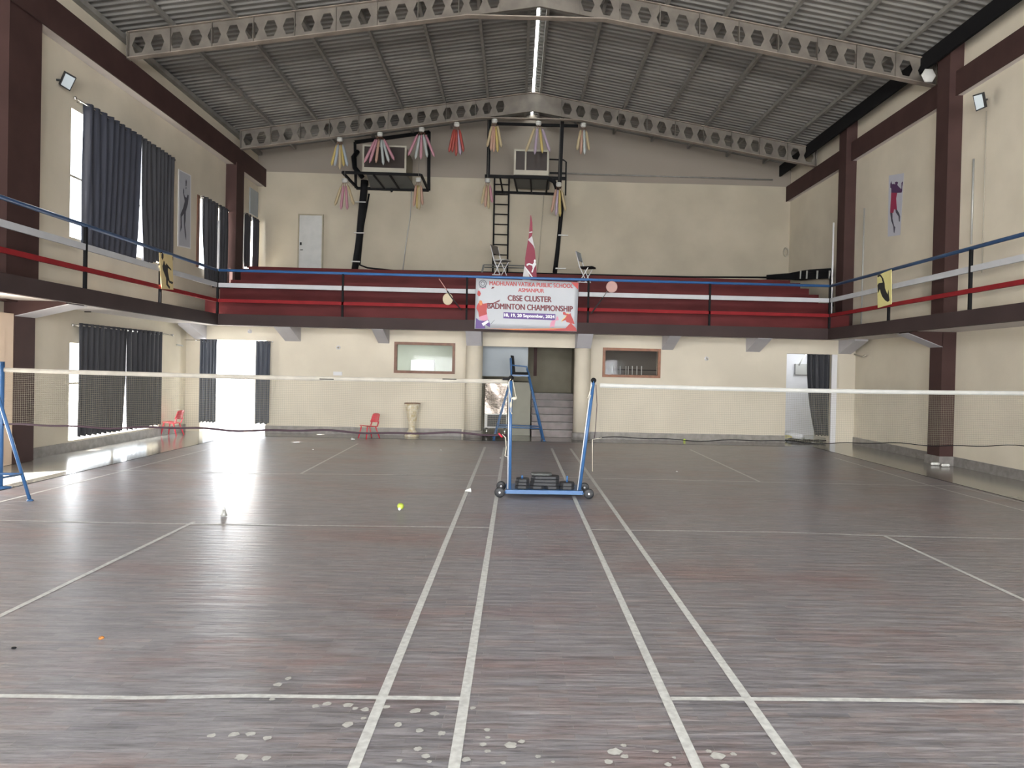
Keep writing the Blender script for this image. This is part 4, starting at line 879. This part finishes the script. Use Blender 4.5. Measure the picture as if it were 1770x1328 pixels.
# ------------------------------------------------------------------ floodlights
def flood(label, quad, wallp, xw):
    P = [PY(x, y, Y_) for (x, y), Y_ in zip(quad, xw)]; c = sum(P, Vector())/4; t = thing('floodlight', label, 'lamp', wallp, 'wall floodlights')
    n = (P[1]-P[0]).cross(P[3]-P[0]).normalized(); b = Vector(wallp)
    if (n.y > 0): n = -n
    ins = lambda f, d: [c+(p-c)*f+n*d for p in P]
    MB().prism(ins(1, 0), -n*.07).build('housing', 'blackplast', t); MB().prism(ins(.84, .003), -n*.004).build('lens', 'lampglass', t)
    MB().tube([c-n*.06, b], .018, 8).build('bracket', 'blackplast', t)
sgL = -7.55
P0 = PX(118, 140, sgL)
flood('tilted floodlight on the upper left wall above the big curtains', [(113, 124), (132.5, 135), (121, 158), (103, 147)], PX(97, 138, XL), (13.2, 13.35, 13.4, 13.25))
flood('floodlight on the upper right wall right of the wide brown pillar', [(1681, 165), (1698, 160), (1703, 186), (1687, 193)], PX(1706, 172, XR), (13.15, 13.0, 13.05, 13.2))
# a disc hung in the truss end
c = PY(1606, 130, 14.6); tag(MB().lathe((c.x, 14.6, c.z), [(.13, 0), (.15, .02), (.13, .05)], 6, 'y').build('hexagon_plate', 'tape', org=c), 'pale hexagonal plate fixed at the right end of the near truss', 'plate')
# conduits on the right wall
for (x, ya, yb2, r, m, lab) in ((1683, 275, 421, .018, 'alu', 'short vertical grey conduit on the right wall right of the wide pillar'), (1705, 192, 470, .008, 'winframe', 'thin cable dropping from the right floodlight')):
    a, b = PX(x, ya, XR-.02), PX(x-1, yb2, XR-.02); b.y = a.y; tag(MB().tube([a, b], r, 8).build('wall_conduit', m, org=b), lab, 'conduit')
a = PX(1494, 360, XR-.02); tag(MB().tube([a, (a.x, a.y, 2.8)], .02, 8).build('wall_conduit', 'alu', org=a), 'thin vertical conduit on the right wall between the two brown pillars', 'conduit')
a, b = PX(1441, 385, 7.9), PX(1438, 492, 7.9); b.y = a.y; tag(MB().tube([a, (b.x, b.y, Z1)], .022, 8).build('white_pole', 'white', org=b), 'white pole rising behind the right gallery corner', 'pole')
a = PX(374, 352, -6.87); tag(MB().tube([(GL-.07, YG+.12, Z1-.02), (GL-.07, YG+.12, 4.92)], .028, 8).build('white_pole', 'white', org=a), 'white pole rising behind the left gallery corner', 'pole')

# ------------------------------------------------------------------ steel frames, windows and ladder on the upper back wall
YN, YF = 21.7, YU-.06
def fb(q, p, q_, w=.06, Y0=YF, Y1=None): q.bar(PY(*p, Y0), PY(*q_, Y1 or Y0), w)
t = thing('service_platform', 'left black steel frame and service platform on the upper back wall', 'frame', PY(680, 300, YU), 'steel service platforms')
q = MB(); fb(q, (613.5, 246), (742.5, 228.5), .09); fb(q, (741.5, 228), (741, 329), .09); fb(q, (613.5, 246), (615, 325), .07); q.build('wall_frame', 'black', t)
q = MB(); fb(q, (592, 298), (727, 302.5), .07, YN); fb(q, (616, 325.5), (741, 329), .08); q.build('platform_beam', 'black', t)
MB().bar(PY(592, 298, YN), PY(618, 325.5, YF), .06).build('side_beam', 'black', t); MB().bar(PY(728, 302.5, YN), PY(740, 328.5, YF), .06).build('side_beam', 'black', t)
for a, b in (((645.5, 302), (664.7, 326)), ((674, 303), (690, 327))): q = MB(); q.bar(PY(*a, YN), PY(*b, YF), .045); q.build('cross_beam', 'black', t)
q = MB(); q.prism([PY(634, 303, YN+.1), PY(704, 304, YN+.1), PY(718, 327, YF), PY(641, 326, YF)], (0, 0, .03)); q.build('deck', 'grate', t)
q = MB(); fb(q, (676, 303), (677, 332), .05, YF-.05); q.build('bracket', 'black', t)
q = MB(); q.tube([PY(618, 262, YF), PY(611, 272, YF-.2), PY(613, 290, YF-.3), PY(627, 307, YF-.3)], .07, 8); q.build('cable_loop', 'black', t)
def slide(label, q4, mull, m='winframe'):
    A, B = PY(q4[0], q4[1], YN+.12), PY(q4[2], q4[3], YN+.12); t = thing('cabin_window', label, 'window', (A.x, YN+.12, B.z), 'window boxes on the service platforms')
    f = .05; y0 = YN+.1
    q = MB(); q.box(A.x, B.x, y0, y0+.06, A.z-f, A.z); q.box(A.x, B.x, y0, y0+.06, B.z, B.z+.14); q.box(A.x, A.x+f, y0, y0+.06, B.z+.14, A.z-f); q.box(B.x-f, B.x, y0, y0+.06, B.z+.14, A.z-f); q.build('frame', m, t)
    for X in mull: X = PY(X, q4[1], y0).x; MB().box(X-.022, X+.022, y0-.005, y0+.05, B.z+.14, A.z-f).build('mullion', m, t)
    MB().box(A.x+f, B.x-f, y0+.02, y0+.03, B.z+.14, A.z-f).build('pane', 'glass_dark', t)
    MB().box(A.x+.02, B.x-.02, y0+.062, YF, B.z+.02, A.z-.02).build('body', 'beige', t)
slide('beige window box behind the pink and white streamers, left platform', (627, 250, 702, 300), (), 'winframe')
slide('beige two pane window box above the ladder, right platform', (889, 258, 948, 304), (909,), 'winframe')
t = thing('service_platform', 'right black steel frame and service platform beside the ladder', 'frame', PY(910, 300, YU), 'steel service platforms')
q = MB(); q.bar(PY(846, 207, YN), PY(843.7, 305.8, YN), .10); q.build('left_post', 'black', t); q = MB(); q.bar(PY(972, 202, YN), PY(967, 325.5, YN), .11); q.build('right_post', 'black', t)
q = MB(); fb(q, (858, 214), (999, 218), .07, YN+.1); q.build('top_beam', 'black', t)
q = MB(); fb(q, (838, 304.5), (977, 308.8), .08, YN); fb(q, (853.5, 332), (974, 336), .07); q.build('platform_beam', 'black', t)
for a, b in (((864.5, 307), (869, 332)), ((889, 308), (894.5, 333)), ((917, 309), (919, 334)), ((947, 309), (944, 335))): q = MB(); q.bar(PY(*a, YN), PY(*b, YF), .045); q.build('cross_beam', 'black', t)
q = MB(); q.prism([PY(889, 309, YN+.1), PY(950, 311, YN+.1), PY(949, 328, YF-.3), PY(893, 326, YF-.3)], (0, 0, .03)); q.build('deck', 'grate', t)
q = MB(); q.tube([PY(949.6, 275.5, YN), PY(974, 276.5, YN), PY(978.6, 280, YN), PY(977.5, 338, YN)], .022, 8); q.build('guard_rail', 'black', t); q = MB(); fb(q, (950, 299), (979, 300), .05, YN); q.build('guard_rail', 'black', t)
q = MB(); q.tube([PY(948, 309, YN), PY(958, 314, YN), PY(962, 326, YN+.3), PY(968, 334, YN+.4), PY(971, 345, YF)], .06, 8); q.build('cable_duct', 'black', t)
# ladder
t = thing('steel_ladder', 'black steel ladder rising to the right service platform', 'ladder', PY(865, 470, YF)); YLd = YF-.05
zt_ = 4.42
ra, rb = PY(855, 306, YLd), PY(852, 470, YLd); sa, sb = PY(880, 307, YLd), PY(877, 471, YLd)
for p, q_ in ((ra, rb), (sa, sb)): MB().bar(p, (q_.x, YLd, zt_), .05).build('rail', 'black', t)
for y in (318.5, 335.7, 353, 370, 387.5, 405, 422.5, 440, 457): k = (y-306)/164; MB().tube([ra.lerp(rb, k), sa.lerp(sb, k)], .018, 6).build('rung', 'black', t)
# ducts
def duct(label, pts, w, clips):
    YD = YU-max(w)-.01; t = thing('cable_duct', label, 'duct', PY(*pts[-1], YD), 'black cable ducts'); q = MB(); P = [PY(*p, YD) for p in pts]
    q.tube(P, w, 8); q.build('cable_bundle', 'black', t)
    for x0, x1, y in clips: MB().bar(PY(x0, y, YD-max(w)-.01), PY(x1, y+.5, YD-max(w)-.01), .03, .035).build('clip', 'alu', t)
duct('thick black cable bundle below the left service platform', [(630, 312), (629, 330), (625, 372), (620, 420), (613, 467)], [.11, .11, .11, .10, .10], [(614, 632, 349), (612, 629, 402.5), (607, 622, 452)])
duct('black cable bundle below the right service platform', [(972, 336), (971, 360), (967, 400), (963, 440), (959, 472)], [.06, .06, .06, .065, .07], [(965, 982, 406.5), (960, 978, 464)])
t_ = MB().tube([PY(638, 335, YF), PY(628, 390, YF), PY(623, 440, YF), PY(622, 458, YF), PY(635, 463, YF), PY(680, 468, YF), PY(760, 469.5, YF), PY(900, 472, YF), PY(990, 474.5, YF), PY(1100, 477, YF), PY(1200, 479, YF), PY(1372, 480, YF)], .028, 6).build('floor_cable', 'black', org=PY(800, 470, YF)); tag(t_, 'long black cable along the foot of the upper back wall', 'cable')
tag(MB().tube([PY(712, 312, YF), PY(709, 375, YF), PY(702, 420, YF), PY(696, 468, YF)], .016, 6).build('wall_pipe', 'alu', org=PY(696, 468, YF)), 'thin grey pipe below the left platform, bending at half height', 'pipe')
tag(MB().tube([PY(940, 337, YF), PY(937, 380, YF), PY(932, 440, YF), PY(929, 468, YF)], .010, 6).build('wall_pipe', 'winframe', org=PY(929, 468, YF)), 'thin pale pipe right of the red flag', 'pipe')
a, b = PY(980, 300, YF), PY(1336, 306, YF); b.z = a.z-.0
tag(MB().tube([a, b], .025, 6).build('wall_pipe', 'purlin', org=a), 'long horizontal dark pipe high on the right part of the upper back wall', 'pipe')
tag(MB().tube([PY(1337, 306, YF), PX(1400, 270, 8.2), PX(1615, 97, 8.2)], .03, 6).build('wall_pipe', 'black', org=PY(1337, 306, YF)), 'black pipe running along the right eave', 'pipe') if False else None
# cable bundles at the right end of the gallery
t = thing('cable_bundle', 'thick black cable bundle with white ties at the right end of the back gallery', 'cable', PY(1410, 478, 21.9)); 
for dy in (-4, 0, 4, 7):
    q = MB(); q.tube([PY(1325, 479+dy*.2, 22.6), PY(1365, 477+dy*.5, 22.3), PX(1385, 475+dy, 8.24), PX(1400, 473+dy, 8.24), PX(1436, 471+dy, 8.24)], .05, 8); q.build('cable', 'black', t)
for x in (1381, 1392, 1410, 1431): q = MB(); q.bar(PX(x+3, 468, 8.16), PX(x+2, 482, 8.16), .03, .05); q.build('tie', 'alu', t)
q = MB(); q.tube([PX(1436, 478, 8.2), PX(1437, 500, 8.2), PX(1438, 530, 8.2)], .045, 8); q.build('cable', 'black', t)
c = PY(1359, 436, YF); q = MB(); n = 20
for r_ in (.075, .09, .105): q.tube([(c.x+r_*.8*math.cos(a*2*PI/n), YF+random.uniform(-.01, .01), c.z+r_*1.35*math.sin(a*2*PI/n)) for a in range(n+1)], .012, 5, False)
tag(q.build('hanging_cable_coil', 'winframe', org=c), 'small pale cable coil hanging on the right of the upper back wall', 'cable')

# ------------------------------------------------------------------ folding chairs, table and flag on the gallery
def folding(label, px, Y, z0, flip, sm, bm):
    c = PY(*px, Y); t = thing('folding_chair', label, 'chair', (c.x, Y, z0), 'folding chairs on the gallery'); x, y = c.x, Y
    for sy in (-.2, .2):
        MB().tube([(x-.24, y+sy, z0+.86), (x-.12, y+sy, z0+.44), (x+.10, y+sy, z0)], .014, 8).build('leg', 'white', t)
        MB().tube([(x+.12, y+sy, z0+.43), (x-.14, y+sy, z0)], .014, 8).build('leg', 'white', t)
    MB().bar((x-.17, y-.2, z0+.04), (x+.1, y-.2, z0+.02), .02).build('floor_bar', 'white', t)
    q = MB(); q.prism([(x-.15, y-.19, z0+.43), (x+.22, y-.19, z0+.43), (x+.24, y-.1, z0+.43), (x+.24, y+.1, z0+.43), (x+.22, y+.19, z0+.43), (x-.15, y+.19, z0+.43)], (0, 0, .035)); q.build('seat', sm, t)
    q = MB(); q.prism([(x-.26, y-.2, z0+.88), (x-.185, y-.2, z0+.63), (x-.165, y-.2, z0+.635), (x-.24, y-.2, z0+.89)], (0, .4, 0)); q.build('backrest', bm, t)
    t.rotation_euler = (0, 0, flip)
folding('folding chair with brown back standing before the ladder', (866, 470), 21.42, 4.27, -.5, 'alu', 'innerdark')
folding('folding chair with grey back to the right of the banner', (1013, 470), 20.8, 4.05, -.4, 'black', 'greyblue')
q = thing('side_table', 'low grey metal table frame behind the banner', 'table', PY(870, 470, 22.0)); a, b = PY(836, 458, 22.0), PY(906, 459.5, 22.0)
MB().bar(a, b, .03).bar(a+Vector((0, .5, 0)), b+Vector((0, .5, 0)), .03).build('top_frame', 'grate', q)
for p in (a, b): MB().bar(p, (p.x-.05 if p is a else p.x, p.y, 4.42), .05 if p is a else .03).build('leg', 'grate', q)
t = thing('folded_flag', 'tall crimson and white furled flag on the gallery behind the banner', 'flag', PY(916, 485, 19.3)); FY = 19.3
def fpoly(name, pts, m, off=0):
    P = [PY(840+x*.1243, 360+y*.1243, FY-off) for x, y in pts]
    q = MB(); q.prism(P, (0, .05 if off == 0 else .004, 0)); o = q.build(name, m, t)
    return o
fpoly('cloth', [(618, 100), (628, 100), (645, 200), (650, 330), (640, 385), (590, 430), (600, 330), (612, 200)], 'pinkflag')
fpoly('white_band', [(585, 440), (640, 385), (655, 460), (680, 560), (640, 500)], 'whiteflag')
fpoly('cloth', [(585, 440), (660, 520), (680, 590), (695, 750), (708, 1000), (600, 1000), (540, 800), (545, 690)], 'pinkflag')
fpoly('white_fold', [(535, 800), (580, 870), (610, 960), (620, 1000), (505, 1000)], 'whiteflag', .01)
fpoly('white_stripe', [(600, 330), (645, 322), (646, 338), (600, 348)], 'whiteflag', .01)
fpoly('running_figure', [(565, 775), (600, 765), (650, 780), (670, 750), (665, 725), (680, 710), (693, 725), (690, 760), (700, 780), (670, 830), (650, 895), (630, 890), (650, 840), (645, 800), (600, 785), (580, 800), (565, 800)], 'b_white', .012)
fpoly('white_line', [(545, 810), (600, 880), (665, 975), (655, 985), (590, 900), (540, 825)], 'b_white', .012)
a = PY(917, 375, FY+.06); MB().tube([a, (a.x, FY+.06, 3.52)], .015, 8).build('pole', 'alu', t)

# ------------------------------------------------------------------ streamer tassels
S = [((587.5, 238), 57, 30, ('yel', 'blu', 'crm', 'yel', 'blu'), 'yellow and pale blue streamer tassel, leftmost of the upper row', 21.05),
     ((657, 229), 60, 52, ('pnk', 'pnk', 'rs', 'gr', 'gr', 'pnk'), 'pink and white streamer tassel in front of the left window box', 21.05),
     ((729, 221), 60, 44, ('pnk', 'gr', 'pnk', 'gr', 'pnk'), 'pink and white streamer tassel by the right edge of the left steel frame', 21.05),
     ((789.5, 212), 60, 26, ('rd', 'rd', 'rd', 'lil', 'rd'), 'red streamer tassel between the two steel frames', 21.05),
     ((855, 206), 60, 24, ('crm', 'rs', 'rs', 'yel', 'crm'), 'cream and salmon streamer tassel at the left post of the right frame', 21.05),
     ((931, 210), 62, 41, ('crm', 'lil', 'yel', 'lil'), 'yellow and lilac streamer tassel in front of the two pane window', 21.05),
     ((1008.5, 213), 58, 21, ('crm', 'rs', 'gr', 'crm'), 'cream and white streamer tassel, rightmost of the upper row', 21.05),
     ((596, 309), 57, 33, ('crm', 'pnk', 'pnk', 'crm'), 'cream and pink streamer tassel, leftmost of the lower row', 21.25),
     ((723.5, 308), 57, 14, ('rs', 'yel', 'crm', 'rs'), 'narrow yellow streamer tassel below the left steel frame', 21.25),
     ((843, 309), 53, 19, ('crm', 'rs', 'crm', 'pnk'), 'cream and pink streamer tassel at the left rail of the ladder', 21.25),
     ((966, 316), 60, 25, ('rs', 'lil', 'yel', 'crm'), 'lilac and yellow streamer tassel over the right cable bundle', 21.25)]
for (px_, py_), L_, wd, cols, lab, Y in S:
    c = PY(px_, py_, Y); k = Y/CF; t = thing("streamer_tassel", lab, 'tassel', c, 'paper streamer tassels')
    MB().lathe((c.x, c.y, c.z), [(.068, 0), (.078, -.03), (.076, -.075), (.06, -.11)], 16).build('cup', 'tape', t)
    MB().tube([(c.x+.079*math.cos(a), c.y+.079*math.sin(a), c.z-.05) for a in [i*2*PI/16 for i in range(17)]], .006, 5, False).build('band', 'rope' if 0 else 'purlin', t)
    zt2 = (roofz(c.x)-.63) if Y < 21 else c.z+.25
    for k_ in (-1, 1): pass
    MB().tube([(c.x, c.y, c.z-.02), (c.x, 21.15, roofz(c.x)-.625)], .004, 5).build("string", "purlin", t)
    n = len(cols)
    for i, cc in enumerate(cols):
        u = i/(n-1)-.5; u += random.uniform(-.04, .04)
        x0 = c.x+u*.10; x1 = c.x+u*wd*k; ln = (L_-random.uniform(0, 6))*k*(1-.12*abs(u)*2); z0_ = c.z-.11; z1_ = c.z-ln; w_ = .05
        ys_ = random.uniform(-.08, .08)
        MB().tube([(x0, c.y+ys_*.2, z0_), (x0+(x1-x0)*.22, c.y+ys_*.4, z0_-.10)], .006, 4).build('thread', 'wood', t)
        a = Vector((x0+(x1-x0)*.2, c.y+ys_*.4, z0_-.09)); b = Vector((x1, c.y+ys_, z1_)); d = (b-a).normalized(); r = d.cross(Vector((0, 1, 0))).normalized()
        q = MB(); q.tube([a, a.lerp(b, .15), a.lerp(b, .88), b], [.022, .038, .042, .010], 7); q.build('streamer', 'st_'+cc, t)

# ------------------------------------------------------------------ small wall fittings
def fit(name, lab, cat, x, y, w, h, m, Y=YB, d=.03, group=None):
    c = PY(x, y, Y); k = Y/CF; q = MB(); q.box(c.x-w*k/2, c.x+w*k/2, Y-d, Y, c.z-h*k/2, c.z+h*k/2); o = q.build(name, m, org=c)
    md = o.modifiers.new('b', 'BEVEL'); md.width = .006; md.segments = 2; tag(o, lab, cat, group); return o
fit('switch_board', 'white switch board on the back wall left of the framed window', 'switch', 584, 646, 15, 6.5, 'white')
for x, y, lab in ((585, 601, 'small lamp holder on the back wall left of the brown framed window'), (1221, 620, 'small lamp holder on the back wall right of the orange framed window'), (432, 573, 'bright lamp holder above the bright back doorway')):
    c = PY(x, y, YB); t = thing('lamp_holder', lab, 'lamp holder', c, 'lamp holders on the back wall')
    MB().lathe((c.x, YB-.02, c.z), [(.05, 0), (.05, .02)], 16, 'y').build('rose', 'white', t); MB().lathe((c.x, YB-.07, c.z), [(.02, 0), (.026, .05)], 12, 'y').build('socket', 'winframe' if x != 432 else 'white', t)
fit('wall_switch', 'pale switch plate on the left wall corner by the bright doorway', 'switch', 300, 640, 6, 6, 'white', 18.3) if False else None
a, b = PX(1472, 610, XR-.03), PX(1496, 616, XR-.2)
tag(MB().tube([PX(1473, 611, XR-.01), PX(1483, 615, XR-.06), PX(1491, 617, XR-.1), PX(1496, 614, XR-.12)], .018, 6).build('loose_cable', 'winframe', org=a), 'loose cable end sticking out of the right wall near the corner', 'cable')
tag(MB().tube([PX(305, 596, XL+.01), PX(312, 597, XL+.08), PX(316, 598, XL+.1)], .02, 6).build('loose_cable', 'tape', org=PX(305, 596, XL)), 'loose wire on the left wall near the bright doorway', 'cable')
# ceiling fittings on the left gallery soffit
a = FL(128, 537, Z0+.03); tag(MB().bar((a.x-.1, a.y, Z0+.01), (a.x+.25, a.y+.1, Z0+.02), .05, .02).build('ceiling_strap', 'innerdark', org=a), 'dark strap fixed under the left gallery', 'strap')
# corner doorway contents
a, b = PY(1376, 629, 20.9), PY(1398, 648, 20.9); tag(MB().box(a.x, b.x, 20.93, 20.99, b.z, a.z).build('grey_panel', 'alu', org=(a.x, 20.9, b.z)), 'grey panel on the white wall inside the right corner doorway', 'panel')
t = thing('cable_heap', 'tangle of black cables on the floor of the right corner doorway', 'cable', (7.1, 18.75, 0))
for k in range(9):
    x0 = random.uniform(6.75, 7.0); pts = [(x0+i*.11+random.uniform(-.03, .03), 18.62+.22*math.sin(i*1.1+k)+random.uniform(-.04, .04), .015+.012*(k % 4)+.01*abs(math.sin(i*2+k))) for i in range(7 if k < 5 else 9)]
    pts = [(min(p[0], 7.75), max(p[1], 18.5), p[2]) for p in pts]
    q = MB(); q.tube(pts, .014, 6); q.build('cable', 'black', t)
q = MB(); n = 18; q.tube([(6.9+.14*math.cos(a*2*PI/n), 19.05+.2*math.sin(a*2*PI/n), .10+.02*math.sin(a)) for a in range(n*2)], .012, 6); q.build('pale_cable', 'yellow', t)
q = MB(); q.tube([(6.8, 19.8, .02), (7.1, 19.6, .05), (7.35, 19.9, .08), (7.5, 19.5, .04)], .09, 8); tag(q.build('plastic_sheet_heap', 'white', org=(7.1, 19.7, 0)), 'pale plastic sheeting bunched on the corner room floor', 'sheeting')
tag(MB().tube([PY(1394, 611, 20.6), PY(1385, 625, 20.6), PY(1381, 632, 20.6)], .02, 6).build('hanging_strap', 'tape', org=PY(1394, 611, 20.6)), 'white strap hanging inside the right corner doorway', 'strap')
# outdoor pole beyond the bright doorway
t = thing('outdoor_post', 'thin brown post standing outside the bright back doorway', 'post', (-9.7, 24.5, -.1))
a, b = PY(428, 624, 27.0), PY(426, 688, 27.0); MB().bar((a.x, 27, -.1), (a.x, 27, a.z), .06).build('pole', 'winframe', t); MB().bar(PY(424, 625, 27), PY(437, 629, 27), .06).build('arm', 'winframe', t); MB().bar(PY(436, 629, 27), PY(436, 643, 27), .04).build('lamp_arm', 'winframe', t)

for o in COLL:
    if '_org' in o: del o['_org']
